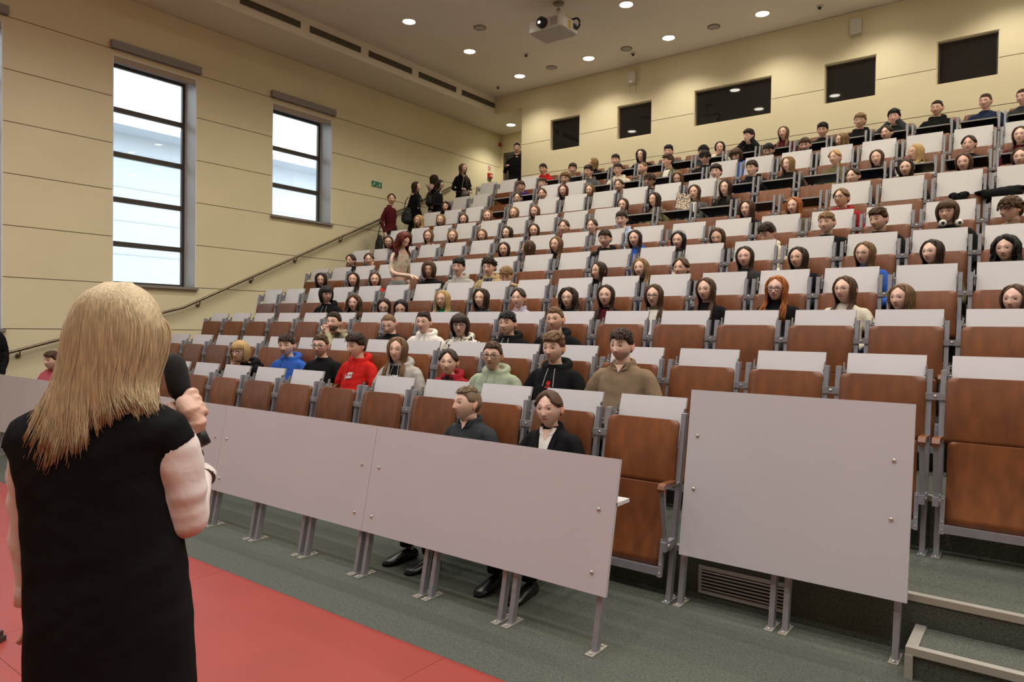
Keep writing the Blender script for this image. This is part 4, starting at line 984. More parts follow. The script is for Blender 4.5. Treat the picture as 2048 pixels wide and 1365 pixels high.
# ------------------------------------------------------------------ the audience
# px py | hair style, colour | garment, colour | options: g/G glasses, p=pose, Y=turn (absolute), y=turn (relative), t=tilt down, i=inner shirt, b=beard, m/f build, w=width
AUD = {
0: ["104 722 short brown crew rose Y=20", "935 808 crew greyblond polo charcoal Y=-20 b=.12 t=-4", "1098 818 tied brown blazer black Y=12 i=white"],
1: ["480 705 bowl blond hoodie black G p=chinR Y=25", "573 692 short dkbrown hoodie blue y=-14 t=4", "641 692 crew brown crew black G y=-12 b=.3", "712 692 quiff dkbrown hoodie red y=-38 t=8",
    "795 700 longfront ltbrown ziphood grey m i=black y=-8", "897 725 tied dkbrown hoodie crimson f i=black", "985 712 crew brown hoodie sage G", "1107 697 quiff ltbrown hoodie black y=-5 b=.15", "1243 692 short dkbrown polo brown b=.5 w=1.22 y=-6"],
2: ["668 645 crew dkbrown shirt khaki p=clasp b=.92 y=-20", "778 648 buzz ltbrown crew black t=24 y=-10", "847 645 crew dkbrown hoodie white y=-12", "920 652 bowl dkbrown hoodie scribble G w=1.12",
    "1015 648 short black hoodie black y=-10", "1110 640 crew ltbrown hoodie black y=-4"],
3: ["652 590 bowl black hoodie black G y=32", "708 607 curl brown jacket olive i=cream y=-8", "768 614 long dkbrown jacket darkgrey g t=16", "802 617 long black crew black t=22", "885 600 wave blond crew green g y=-10",
    "962 597 bob dkbrown crew dotted y=-12", "1037 597 pony dkbrown shirt lilac y=-12", "1137 597 curl dkbrown crew charcoal g y=-6", "1212 592 long dkbrown jacket black i=wine", "1308 592 longfront brown jacket olive G i=white",
    "1412 580 long brown jacket black y=-6", "1553 578 wave ginger turtle black G", "1690 580 long brown crew cream g y=-10", "1803 597 wave ltbrown crew black y=-12", "2030 600 long brown crew black"],
4: ["642 560 bob dkbrown crew black t=8", "707 560 long dkbrown crew black y=-8", "750 560 long brown crew red y=6", "858 540 curtain brown crew black g", "917 535 quiff black hoodie grey y=-8", "978 535 curlytop dkbrown ziphood tan i=navy y=-8 t=6",
    "1013 552 short dkblond jacket tan i=black t=22 p=desk", "1198 543 long dkbrown crew black y=-36", "1281 537 wave dkblond crew black y=-6", "1362 537 tied brown crew black f p=chinR y=-10", "1490 515 long dkbrown crew charcoal",
    "1597 517 long dkbrown crew black y=-8", "1730 508 long ltbrown crew blue g y=-10", "1865 505 long dkbrown crew olive y=-14", "2012 498 curl black crew black"],
5: ["702 522 tied dkbrown turtle black y=-26", "738 520 tied brown crew black g p=chinL", "1008 500 long dkbrown crew black", "1057 497 long brown crew black y=-85", "1113 490 long ltbrown crew black y=-22", "1210 478 short dkbrown hoodie black y=-6 t=5",
    "1270 478 long dkbrown hoodie blue y=-8", "1357 482 long black crew charcoal y=-8", "1435 475 long brown crew black t=14", "1535 468 quiff dkbrown hoodie cream t=24 y=-25", "1653 447 short dkblond jacket black y=-4", "1757 440 quiff brown crew black y=-16 t=4",
    "1895 425 bowl brown crew black g", "2022 420 messy brown jacket khaki y=-38"],
6: ["777 485 long brown crew black g", "814 475 long dkbrown crew black", "857 473 long ltbrown crew pink y=-6", "905 473 long dkblond crew charcoal", "964 472 long ltbrown crew darkgrey", "1015 467 long dkbrown crew black y=-26", "1068 462 long brown crew black g", "1128 455 tied brown crew wine y=-8",
    "1184 453 tied brown crew darkgrey y=-12", "1243 440 short dkbrown shirt lightblue m", "1494 419 bob brown crew black m y=-10", "1588 413 wave ginger crew olive y=-12", "1683 397 tied ltbrown hoodie crimson m G y=-16 t=-4"],
7: ["838 442 wave blond crew darkgrey y=-26", "882 441 long dkblond crew black y=-10", "927 440 long brown crew charcoal", "975 433 long dkblond crew black p=chinR", "1028 427 long dkblond crew olive y=-6", "1070 424 long ltbrown crew wine y=-10", "1246 411 long brown crew black g y=-10", "1309 400 wave dkbrown jacket olive y=-26",
    "1389 385 long brown jacket darkgrey i=white y=-8", "1451 376 longfront dkbrown crew black y=-8", "1706 354 tied dkbrown crew black y=-12", "1812 337 long dkbrown crew black", "1928 326 long brown crew black", "2041 316 long brown crew black"],
8: ["892 415 curl dkbrown crew black y=-6", "1035 397 tied dkbrown crew black g", "1084 389 tied brown crew charcoal f", "1127 382 long red crew black y=-10", "1180 382 long ltbrown crew black y=-12", "1238 372 tied brown crew navy y=-8", "1299 362 messy brown crew black y=-8", "1355 357 wave ltbrown crew black t=16",
    "1432 345 quiff dkbrown crew grey y=-10", "1504 337 short dkbrown hoodie black g y=-25", "1576 329 bob dkblond hoodie black y=-18", "1670 316 pony blond jacket olive y=-14", "1754 316 long brown jacket black y=-6", "1832 305 long blond crew white y=-46", "1938 289 bun dkbrown crew black", "2041 271 long brown crew wine"],
9: ["1042 374 short brown hoodie purple g", "1085 368 short brown crew charcoal y=-12", "1130 358 curlytop dkblond crew black t=6", "1177 344 quiff dkbrown hoodie darkgrey g y=-22", "1236 340 short dkbrown hoodie cream g", "1286 337 buzz ltbrown crew darkgrey b=.6 y=-44", "1336 323 quiff brown jacket olive i=white y=-56",
    "1410 316 messy black crew black t=8 y=-8", "1473 311 bowl brown hoodie blue t=24 y=-14", "1537 302 short black crew charcoal t=18", "1610 291 short brown crew black t=10", "1684 281 wave dkblond crew black y=-50", "1773 267 tied dkbrown crew black y=-16"],
10: ["1086 339 short dkbrown hoodie red g y=-10", "1145 339 quiff brown crew khaki y=10", "1187 327 long dkblond crew black y=-75", "1231 321 short dkbrown crew black y=-8", "1282 311 bob dkbrown crew black m y=-12", "1337 304 quiff black crew darkgrey y=-8", "1407 304 messy black crew charcoal y=-8", "1440 296 long black crew cream p=chinR", "1498 273 quiff dkbrown hoodie black p=face y=-44",
    "1567 266 long ltbrown crew wine y=-8", "1645 261 quiff black crew black t=6", "1720 243 quiff dkblond hoodie black", "1788 235 quiff black crew charcoal p=face", "1874 217 crew dkbrown hoodie black y=-6", "1971 204 crew brown crew navy y=-10", "2046 195 crew brown crew charcoal y=-14"]}
FEM = {'long', 'longfront', 'wave', 'curl', 'bob', 'tied', 'pony', 'bun'}
WORD = {'crew': 'sweater', 'hoodie': 'hoodie', 'ziphood': 'open zip hoodie', 'polo': 'polo shirt', 'shirt': 'shirt', 'blazer': 'blazer', 'jacket': 'jacket', 'turtle': 'turtleneck'}
CWORD = {'scribble': 'scribble-print white', 'dotted': 'dotted black', 'wine': 'dark red', 'darkgrey': 'dark grey', 'rose': 'pink', 'lightblue': 'light blue', 'crimson': 'crimson'}
taken = {}; HEADS = {}
def seated(r, spec):
    t = spec.split(); px, py_ = float(t[0]), float(t[1]); style, hc, kind, tc = t[2:6]; o = {}
    for q in t[6:]:
        if '=' in q: a, b_ = q.split('=', 1); o[a] = b_
        else: o[q] = True
    pose = o.get('p', 'lap'); ln = POSE[pose][0]; fem = (style in FEM and 'm' not in o) or 'f' in o
    yh = -.20 - ln*.60
    H_ = onY(px, py_, YC[r]+yh); zrel = H_[2]-FL[r]
    k = math.floor((H_[0]-OFF[r])/PITCH)
    while (r, k) in taken: k += 1
    xs = OFF[r]+PITCH*(k+.5); X = xs + max(-.10, min(.10, H_[0]-xs)); hx = H_[0]-X
    taken[(r, k)] = spec
    sz = zrel/1.010; wx = float(o.get('w', 1.13 if not fem else .97))
    dv = SPEAKER - H_; yaw = math.degrees(math.atan2(dv[0], -dv[1]))*.92 + float(o.get('y', 0)) + rnd.uniform(-3, 3)
    if 'Y' in o: yaw = float(o['Y'])
    pitch = math.degrees(math.atan2(-dv[2], math.hypot(dv[0], dv[1])))*.18 + float(o.get('t', 0)) + rnd.uniform(-2, 2)
    yb = max(-11., min(11., .35*yaw)) if pose == 'lap' else 0.; yr = math.radians(yb); X -= .17*math.sin(yr)
    Rh = rotm(math.radians(yaw-yb), math.radians(pitch), math.radians(rnd.uniform(-3, 3)))
    C = rotm(-yr, 0) @ np.array([H_[0]-X, yh, zrel]); hx = C[0]; s = .93 if not fem else .90
    if r == 0: s *= 1.0
    skin = np.array(rnd.choice(SKINS))*rnd.uniform(.94, 1.04); lv = 1 if r <= 2 else 0
    mb = MB(); gz = 0.
    add_head(mb, C, Rh, s, skin, HC[hc], lv, rnd.uniform(.96, 1.03), rnd.uniform(.85, 1.1) if not fem else rnd.uniform(1.0, 1.2), float(o.get('b', 0)), fem, gz, smile=.0)
    sk = tuple(skin*.93)
    n0 = C + Rh @ np.array([0, .018, -.055])*s; n1 = C + Rh @ np.array([0, .024, -.10])*s; n2 = np.array([0, lean_y(-.158, .885, ln), .885*sz]); nr = .052 if not fem else .044
    rings = []
    for p, rr_ in ((n0, nr), (n1, nr*.98), (.5*(n1+n2), nr), (n2, nr*1.04), (n2+np.array([0, .002, -.03]), nr*1.12)):
        rings.append([p + rr_*np.array([math.cos(a), math.sin(a), 0]) for a in np.linspace(0, 2*PI, 14, endpoint=False)])
    for z, cy, hx_, hy_ in reversed(TOR[:6]): rings.append([(p[0]*.78*wx, p[1]*1, p[2]*sz) for p in ringE(z, cy, hx_, hy_*.78, 14, 2.2, ln)])
    mb.loft(rings, col=sk)
    _, eR, wR, eL, wL = POSE[pose]
    for e_, w_, sx, raised in ((eR, wR, -1, pose in ('chinR', 'clasp', 'face')), (eL, wL, 1, pose in ('chinL', 'clasp', 'face'))):
        e_ = np.array(e_)*(wx, 1, sz); w_ = np.array(w_)*(wx if not raised else 1, 1, sz)
        if raised: w_[0] += hx
        sh = np.array([sx*.15*wx, lean_y(-.162, .80, ln), .79*sz])
        mb.tube(cr([sh, e_, w_], 7), [.036, .036, .036, .034, .030, .027, .024], 8, col=sk)
        if raised:
            if pose == 'clasp': hand(mb, w_, (-sx*.15, .05, .9), (-sx, .15, 0), sx, .9, sk, .88)
            elif pose == 'face': hand(mb, w_, (-sx*.55, .05, .6), (-sx*.3, .9, -.2), sx, .7, sk, .88)
            else: hand(mb, w_, (-sx*.15, .10, .8), (0, .9, -.2), sx, 1.25, sk, .90)
        elif pose == 'lap': hand(mb, w_, (-sx*.35, -.7, -.12), (0, -.1, -1), -sx*-1, .35, sk, .9, 5)
        else: hand(mb, w_, (-sx*.5, -.7, 0), (0, 0, -1), sx, .35, sk, .9, 5)
    e = obj('person', mb, SKIN, None, (X, YC[r], FL[r])); e.rotation_euler = (0, 0, yr)
    desc = 'person in %s %s' % (CWORD.get(tc, tc), WORD[kind])
    if 'g' in o or 'G' in o: desc += ' and glasses'
    ptxt = {'lap': '', 'desk': ' leaning forward', 'chinR': ' resting chin on hand', 'chinL': ' leaning cheek on hand', 'clasp': ' with clasped hands', 'face': ' with hands at face'}[pose]
    tag(e, '%s%s, %s row, %s seat from window' % (desc, ptxt, ORD[r+1], ORD[k-KL+1]), 'person', 'seated audience')
    hsc = s*1.0
    def fit(ob):
        m4 = Matrix.Identity(4)
        for i in range(3):
            for j in range(3): m4[i][j] = Rh[i][j]*s
            m4[i][3] = C[i]
        ob.matrix_local = m4; return ob
    h = fit(objm('hair', get_hair(style, int(px)), HM[hc], e))
    tm_ = get_top(kind, pose); top = objm({'crew': 'sweater', 'ziphood': 'hoodie', 'polo': 'polo_shirt', 'turtle': 'turtleneck'}.get(kind, kind), tm_, cloth(tc), e); top.scale = (wx, 1, sz)
    if 'i' in o:
        w0 = .046 if kind != 'blazer' else .052
        sh_ = front_patch(tm_, np.linspace(.56 if kind == 'blazer' else .48, .898, 14), lambda z: -(.004 if kind == 'blazer' else .014)-w0*((z-.48)/.415)**(2.0 if kind == 'blazer' else .9), lambda z: (.004 if kind == 'blazer' else .014)+w0*((z-.48)/.415)**(2.0 if kind == 'blazer' else .9), off=.006)
        objm('shirt', sh_, cloth(o['i']), top)
    if kind in ('polo', 'shirt', 'blazer'):
        dep = {'polo': .055, 'shirt': .035, 'blazer': .075}[kind]; nk = front_patch(tm_, np.linspace(.897-dep, .899, 6), lambda z: -.001-.034*(z-.897+dep)/dep, lambda z: .001+.034*(z-.897+dep)/dep, 4, .0085)
        objm('neckline', nk, M['skinflat'], top)
        for sx in (-1, 1):
            cb = MB(); cb.add([(sx*.030, 0, .903), (sx*.062, 0, .897), (sx*.050, 0, .862), (sx*.014, 0, .852)], [(0, 1, 2, 3) if sx < 0 else (3, 2, 1, 0)])
            objm('collar', press(cb, tm_, .011).mesh('collar'), cloth('white' if kind == 'blazer' else tc), top)
    if kind == 'blazer':
        for sx in (-1, 1):
            cb = MB(); cb.add([(sx*.060, 0, .893), (sx*.088, 0, .845), (sx*.070, 0, .79), (sx*.082, 0, .775), (sx*.022, 0, .60), (sx*.038, 0, .76)], [(0, 1, 2, 5), (2, 3, 4, 5)] if sx < 0 else [(5, 2, 1, 0), (5, 4, 3, 2)])
            objm('lapel', press(cb, tm_, .013).mesh('lapel'), cloth(tc), top)
    if kind in ('hoodie', 'ziphood') and r <= 4:
        for sx in (-1, 1):
            L_ = .10+.03*rnd.random(); cb = MB(); cb.add([(sx*(.026+.004*q)+dx, 0, .868-L_*q/4) for q in range(5) for dx in (-.003, .003)], [(2*q, 2*q+1, 2*q+3, 2*q+2) for q in range(4)])
            objm('drawstring', press(cb, tm_, .007).mesh('drawstring'), cloth(tc) if tc not in ('black', 'white') else M['cord'], top)
    if 'g' in o or 'G' in o: fit(objm('glasses', GL['thick' if 'G' in o else 'thin'], M['specs' if 'G' in o or rnd.random() < .5 else 'goldspecs'], e))
    tr = objm('trousers', TRM, cloth(rnd.choice(['navy', 'black', 'charcoal', 'denim'])), e); tr.scale = (1, 1, 1)
    if r == 0:
        for sx in (-1, 1): objm('shoe', SHOE, M['shoe'], e, (sx*.115, -.60, 0))
    HEADS[(r, int(px))] = (e, C, Rh, s, top, tm_, wx, sz)
    return e
for r in AUD:
    for q in AUD[r]: seated(r, q)
for r in range(11):
    for k in range(KL, KR.get(r, 3)): build_seat(r, k, (r, k) in taken)

# ---- prints on garments
def pr(key, mb, color, name='print', off=.004):
    e, C, Rh, s, top, tm_, wx, sz = HEADS[key]
    press(mb, tm_, off); m_ = M.get('print_'+color)
    if m_ is None: m_ = M['print_'+color] = mat('print_'+color, {'white': (.75, .73, .7), 'grey': (.42, .40, .38), 'red': (.55, .02, .02), 'yellow': (.7, .5, .03), 'dark': (.02, .02, .02)}[color], .8)
    objm(name, mb.mesh(name), m_, top)
b = text_mb('JUST', .06, 0, .715, .002, .8, .1); pr((1, 712), b, 'grey')
b = text_mb('ster', .036, .01, .750, .0015, 1., .1); pr((1, 712), b, 'white', off=.006); b = text_mb('okw', .036, .005, .715, .0015, 1., .1); pr((1, 712), b, 'white', off=.0065)
b = text_mb('CHEMI', .034, -.002, .765, .0008, 1.); pr((1, 795), b, 'white', off=.009); b = text_mb('ZOM', .036, 0, .720, .0008, 1.); pr((1, 795), b, 'white', off=.009)
b = MB()
for a in np.linspace(0, 2*PI, 7)[:-1]: b.add([(.0+.018*math.cos(a+w_)*q_, 0, .765+.018*math.sin(a+w_)*q_) for w_, q_ in ((-.35, .6), (.35, .6), (.42, 1), (-.42, 1))], [(0, 1, 2, 3)])
b.add([(.009*math.cos(a), 0, .765+.009*math.sin(a)) for a in np.linspace(0, 2*PI, 10)[:-1]], [tuple(range(9))]); pr((1, 1107), b, 'red', 'emblem')
b = text_mb('CAMP', .015, 0, .733, .0008, 1.1); pr((1, 1107), b, 'red', 'emblem_text')
b = MB()
b.add([(.045, 0, .775), (.062, 0, .782), (.078, 0, .772), (.064, 0, .774), (.052, 0, .768)], [(0, 1, 2, 3, 4)]); pr((1, 573), b, 'dark', 'emblem')

# ---- things with the audience
def at_head(key, p):
    e, C, Rh, s = HEADS[key][:4]; return np.array(e.location)+C+Rh @ (np.array(p)*s)
# headphones resting round a neck
e5 = HEADS[(5, 1895)]; c = np.array(e5[0].location)+np.array([e5[1][0], -.20, .895*e5[7]])
hp = empty('headphones', c); tag(hp, 'white headphones hanging round the neck, sixth row', 'headphones'); hp.rotation_euler = (0, 0, .35)
obj('headband', MB().tube([(.075*math.sin(a), .02+.08*math.cos(a), .02+.012*math.cos(a)) for a in np.linspace(-2.3, 2.3, 15)], .009, 8), M['white'], hp)
for sx in (-1, 1):
    cu = obj('ear_cup', MB().tube([(sx*.066, -.062, .004), (sx*.072, -.092, .004)], [.036, .032], 16), M['white'], hp)
    obj('cushion', MB().tube([(sx*.071, -.090, .004), (sx*.0715, -.0945, .004)], [.017, .015], 12), M['black'], cu)
# sunglasses pushed up on hair
sg = objm('sunglasses', GL['thick'], M['specs'], HEADS[(5, 1357)][0]); 
_, C, Rh, s = HEADS[(5, 1357)][:4]; R2 = Rh @ rotm(0, -1.0)
m4 = Matrix.Identity(4); pos = C + Rh @ np.array([0, .035, .05])*s
for i in range(3):
    for j in range(3): m4[i][j] = R2[i][j]*s
    m4[i][3] = pos[i]
sg.matrix_local = m4
# leopard-print folder
p = onY(1366, 403, YC[7]-.42); f_ = empty('folder', p, .45); tag(f_, 'leopard-print folder held up in the eighth row', 'folder')
f_.rotation_euler = (-.25, .15, .5)
obj('cover', MB().box(-.10, .10, -.004, .004, -.12, .12), CM['leopard'], f_); obj('spine', MB().box(-.103, -.097, -.006, .006, -.12, .12), M['black'], f_)
# coats and gloves left over the seat backs, seventh row
def lump(name, label, cat, cx, cy, cz, parts, col, vox=.012):
    mb = MB()
    for c_, r_ in parts: mb.ell(c_, r_, 10, 8)
    o = objm(name, union(mb, vox, 3, .004, 3), cloth(col), None, (cx, cy, cz)); tag(o, label, cat); return o
p = onY(2000, 386, YC[6]+.02); lump('coat', 'black coat draped over a seat back at right edge, seventh row', 'coat', p[0], YC[6]-.02, FL[6]+.985, [((0, 0, .012), (.22, .05, .034)), ((.10, 0, .03), (.16, .045, .030)), ((-.12, 0, .012), (.12, .05, .030)), ((.02, -.04, -.03), (.20, .03, .06))], 'black')
p = onY(1917, 395, YC[6]-.02); lump('gloves', 'dark gloves lying over a seat back, seventh row', 'gloves', p[0], YC[6]-.02, FL[6]+.985, [((-.05, 0, .01), (.05, .05, .03)), ((.05, 0, .015), (.055, .05, .03)), ((-.03, -.045, -.03), (.04, .02, .05)), ((.05, -.045, -.03), (.04, .02, .05))], 'black', .008)
# ------------------------------------------------------------------ people standing
M['cloth_bag'] = mat('bag_fabric', (.012, .012, .013), .7, bump=(60, .4, .004))
STR = [(.80, .0, .165, .112), (.90, .0, .165, .11), (1.0, .0, .142, .095), (1.12, .0, .152, .10), (1.24, .0, .172, .104), (1.32, .0, .172, .088), (1.365, .004, .135, .073), (1.40, .010, .082, .060), (1.425, .010, .060, .053)]
def paint(me, col):
    at = me.color_attributes.new('Col', 'FLOAT_COLOR', 'POINT'); a = np.ones((len(me.vertices), 4), np.float32); a[:, :3] = col; at.data.foreach_set('color', a.ravel())
def standing(loc, yb, yh, style, hc, kind, tc, label, zbot=.80, arms=None, pitch=0., s=1., fem=True, bend=0., legc='black', beard=0., sleeves=True, topname=None, flare=1.0, glasses=False, hoff=0., slim=.92):
    if not fem: slim = 1.0
    """facing -Y before the turn; arms = (elbowR, wristR, elbowL, wristL)"""
    arms = arms or ((-.21, .03, 1.07), (-.20, -.07, .84), (.21, .03, 1.07), (.20, -.07, .84))
    def bd(p):
        p = np.array(p, float)
        if p[2] > .95: dz = p[2]-.95; p = np.array([p[0], p[1]-dz*math.sin(bend), .95+dz*math.cos(bend)]) + (np.array([0, (p[1])*0, 0]))
        return p*s
    wx = slim if fem else 1.13
    C = bd((0, -.025, 1.545+hoff)); Rh = rotm(math.radians(yh-yb), math.radians(pitch)); hs = (.90 if fem else .94)
    skin = np.array(SKINS[1]); mb = MB(); add_head(mb, C, Rh, hs, skin, HC[hc], 1, 1., 1.1 if fem else .95, beard, fem, 0.)
    sk = tuple(skin*.95); nr = .046 if fem else .054
    n0 = C+Rh @ np.array([0, .018, -.055]); n1 = C+Rh @ np.array([0, .022, -.095]); n2 = bd((0, .010, 1.42)); rings = []
    for p, r_ in ((n0, nr), (n1, nr), (n2, nr*1.1), (bd((0, .01, 1.39)), nr*1.5)): rings.append([p+r_*np.array([math.cos(a), math.sin(a), 0]) for a in np.linspace(0, 2*PI, 14, endpoint=False)])
    for z, cy, hx, hy in reversed(STR[:6]): rings.append([bd((p[0]*.8*wx, p[1], p[2])) for p in ringE(z, cy, hx, hy*.8, 14, 2.2)])
    mb.loft(rings, col=sk)
    for e_, w_, sx in ((arms[0], arms[1], -1), (arms[2], arms[3], 1)):
        sh = bd((sx*.15*wx, 0, 1.31)); e2, w2 = np.array(e_)*s, np.array(w_)*s
        mb.tube(cr([sh, e2, w2], 7), [.036, .036, .035, .033, .029, .026, .023], 8, col=sk)
        d = w2-e2; d /= np.linalg.norm(d); hand(mb, w2, d, (-sx, .2, -.3) if abs(d[2]) > .6 else (0, 0, -1), sx, .55, sk, .9)
    for sx in (-1, 1): mb.tube([(sx*.085*s, 0, .86*s), (sx*.09*s, -.01, .47*s), (sx*.09*s, .02, .07*s)], [.07, .05, .035], 8, col=sk)
    e = obj('person', mb, SKIN, None, loc); e.rotation_euler = (0, 0, math.radians(yb)); tag(e, label, 'person')
    def fit(ob):
        m4 = Matrix.Identity(4)
        for i in range(3):
            for j in range(3): m4[i][j] = Rh[i][j]*hs
            m4[i][3] = C[i]
        ob.matrix_local = m4; return ob
    fit(objm('hair', get_hair(style, 0), HM[hc], e))
    if glasses: fit(objm('glasses', GL['thick'], M['specs'], e))
    t = MB(); rr = [q for q in STR if q[0] >= zbot]
    if zbot < .80: rr = [(zbot, .0, .185*flare, .13*flare), ((zbot+.80)/2, 0, .178, .12)] + rr
    t.loft([[bd((p[0]*wx, p[1]*slim, p[2])) for p in ringE(*q_)] for q_ in rr])
    for e_, w_, sx in ((arms[0], arms[1], -1), (arms[2], arms[3], 1)):
        sh0 = bd((sx*.08*wx, .005, 1.33)); sh = bd((sx*.15*wx, .0, 1.305)); e2, w2 = np.array(e_)*s, np.array(w_)*s
        t.tube(cr([sh0, sh, e2, w2], 12), [slim**1.6*q_ for q_ in (.046, .052, .056, .056, .054, .052, .050, .048, .044, .041, .038, .036)], 12)
    if kind == 'hoodie': t.ell(bd((0, .085, 1.37)), (.095, .045, .06), 12, 8); t.tube([bd((.085*math.sin(a), .01+.07*math.cos(a), 1.40+.03*math.cos(a))) for a in np.linspace(-2.6, 2.6, 13)], .022, 8)
    elif kind == 'blazer':
        for sx in (-1, 1): t.tube([bd((sx*.066*math.sin(a), .01+.062*math.cos(a), 1.435-.02*max(0, -math.cos(a)))) for a in np.linspace(0, 2.7, 9)], .013, 6, flat=2)
    else: t.tube([bd((.060*math.sin(a), .01+.055*math.cos(a), 1.42+.008*math.cos(a))) for a in np.linspace(0, 2*PI, 17)], .009, 6)
    tp = objm(topname or WORD.get(kind, kind).replace(' ', '_'), union(t, .013, 5, .004, 11), cloth(tc), e)
    g = MB(); g.ell((0, 0, .88*s), (.165*wx*s, .115*s, .11*s), 14, 9)
    for sx in (-1, 1): g.tube(cr([(sx*.08*s, 0, .86*s), (sx*.09*s, -.012, .47*s), (sx*.09*s, .02, .06*s)], 9), [.088, .084, .078, .070, .064, .060, .058, .055, .052], 12)
    objm('trousers', union(g, .016, 4, .003, 4), cloth(legc), e)
    for sx in (-1, 1): objm('shoe', SHOE, M['shoe'], e, (sx*.09*s, .02, 0))
    return e, C, fit, tp
def stand_at(px, py_, X, floor_h, **kw):
    h = onX(px, py_, X); s = 1.0; hz = h[2]-floor_h
    return h, (h[0], h[1], floor_h), hz
def place(px, py_, plane, val, h, **kw):
    """feet so that the head centre of a figure of head height h lands on the measured point"""
    q = onX(px, py_, val) if plane == 'X' else onY(px, py_, val)
    return (q[0], q[1], q[2]-h)
hd = lambda s=1.: 1.545*s
L = place(781, 399, 'X', -10.78, 1.545); standing(L, 100, 48, 'tied', 'brown', 'crew', 'wine', 'person in dark red jumper climbing the stairs, looking back', .70, ((-.21, .05, 1.07), (-.20, -.02, .84), (.21, .05, 1.07), (.20, -.02, .84)), flare=1.05)
bg_ = empty('shoulder_bag', (L[0]-.06, L[1]-.24, L[2]+.42)); tag(bg_, 'black shoulder bag behind the person in dark red', 'bag')
def bag(e, w, d, h, strap):
    mb = MB(); mb.ell((0, 0, h*.42), (w, d, h*.44), 12, 9); mb.ell((0, 0, h*.25), (w*1.05, d*1.1, h*.26), 12, 9); mb.ell((w*.2, 0, h*.75), (w*.6, d*.7, h*.2), 10, 8)
    objm('bag_body', union(mb, .014, 3, .006, 6), M['cloth_bag'], e)
    if strap: obj('strap', MB().tube([(-w*.5, 0, h*.8), (-w*.3, d*.6, h+strap*.6), (w*.1, d, h+strap)], .009, 6), M['cloth_bag'], e)
bag(bg_, .10, .07, .40, .22)
L = place(830, 374, 'X', -10.72, 1.545); standing(L, 165, 112, 'long', 'dkbrown', 'jacket', 'black', 'person in black coat seen from behind on the stairs', .60, flare=1.12)
bg_ = empty('tote_bag', (L[0]-.06, L[1]-.17, L[2]+.74), .6); tag(bg_, 'large black bag on the back of the person in black coat', 'bag'); bag(bg_, .12, .08, .38, .20)
L = place(867, 360, 'X', -10.98, 1.545); standing(L, 150, 135, 'bob', 'dkbrown', 'hoodie', 'pink', 'person in pale pink hoodie on the stairs, back turned', .80)
bg_ = empty('backpack', (L[0]+.05, L[1]-.19, L[2]+.92), 2.6); tag(bg_, 'small black backpack on the person in pale pink hoodie', 'backpack'); bag(bg_, .11, .07, .34, .14)
L = place(876, 370, 'X', -10.50, 1.50); e, C, fit, tp = standing(L, 105, 104, 'longfront', 'dkbrown', 'jacket', 'black', 'person in black coat and glasses looking at a phone on stairs', .62, ((-.21, -.02, 1.08), (-.10, -.30, 1.06), (.21, .03, 1.07), (.09, -.27, 1.05)), pitch=22, glasses=True, s=.97)
ph = empty('phone', (L[0]+.44, L[1]+.02, L[2]+1.06), 1.7); tag(ph, 'dark phone held by the person in glasses on stairs', 'phone'); ph.rotation_euler = (.9, 0, 1.8)
obj('phone_body', MB().box(-.036, .036, -.004, .004, -.072, .072), M['black'], ph); obj('screen', MB().box(-.033, .033, -.0052, -.004, -.068, .068), M['lens'], ph)
L = place(925, 338, 'X', -10.62, 1.545); e, C, fit, tp = standing(L, 62, 86, 'long', 'ltbrown', 'crew', 'black', 'person in belted black dress with handbag near the top of stairs', .45, ((-.21, .02, 1.08), (-.10, -.28, 1.04), (.21, .03, 1.08), (.10, -.27, 1.00)), topname='dress', flare=1.1)
objm('belt', MB().loft([ringE(z, 0, .150, .103, 24) for z in (.985, 1.025)], cap=False).mesh('belt'), M['black'], e)
objm('belt_buckle', MB().tube([(.022*math.cos(a), -.106, 1.005+.02*math.sin(a)) for a in np.linspace(0, 2*PI, 13)], .004, 5).mesh('belt_buckle'), M['chrome'], e)
bg_ = empty('handbag', (L[0]+.20, L[1]-.12, L[2]+.86), 1.0); tag(bg_, 'small brown handbag on chain strap, person in black dress', 'bag')
M['bagbrown'] = mat('handbag_leather', (.10, .07, .055), .5)
obj('bag_body', MB().loft([rrect(.09, .035, 0, .02), rrect(.10, .04, .04, .03), rrect(.09, .03, .15, .02)]), M['bagbrown'], bg_); obj('strap', MB().tube([(-.08, 0, .14), (-.06, 0, .35), (.0, .02, .52), (.07, 0, .14)], .006, 6), M['steel'], bg_)
ph = empty('phone', (L[0]+.36, L[1]-.20, L[2]+1.06), 1.2); tag(ph, 'phone held by the person in belted black dress', 'phone'); ph.rotation_euler = (.8, .2, 1.3)
obj('phone_body', MB().box(-.036, .036, -.004, .004, -.072, .072), M['black'], ph); obj('screen', MB().box(-.033, .033, -.0052, -.004, -.068, .068), M['lens'], ph)
L = place(1034.5, 298, 'Y', 13.12, 1.80); e, C, fit, tp = standing(L, 25, 36, 'crew', 'black', 'blazer', 'black', 'person in black jacket standing by the door, hand on waist', .72, ((-.25, .0, 1.10), (-.16, -.20, 1.16), (.22, .05, 1.07), (.20, -.05, .84)), fem=False, s=1.16, hoff=.01)
# red-haired person bending in the fifth row
L = place(806, 492, 'Y', YC[4]-.42, 1.44); L = (L[0], L[1]+.0, FL[4]); hz = onY(806, 492, YC[4]-.42)[2]-FL[4]
e, C, fit, tp = standing((L[0]-.10, L[1], L[2]), 78, 84, 'curl', 'red', 'crew', 'cream', 'person in fitted cream top bending in the fifth row aisle', .93, ((-.16, -.10, 1.06), (-.05, -.46, .99), (.20, .03, 1.00), (.17, -.02, .80)), pitch=34, s=.955, bend=.22, legc='denim', topname='top', slim=.80)
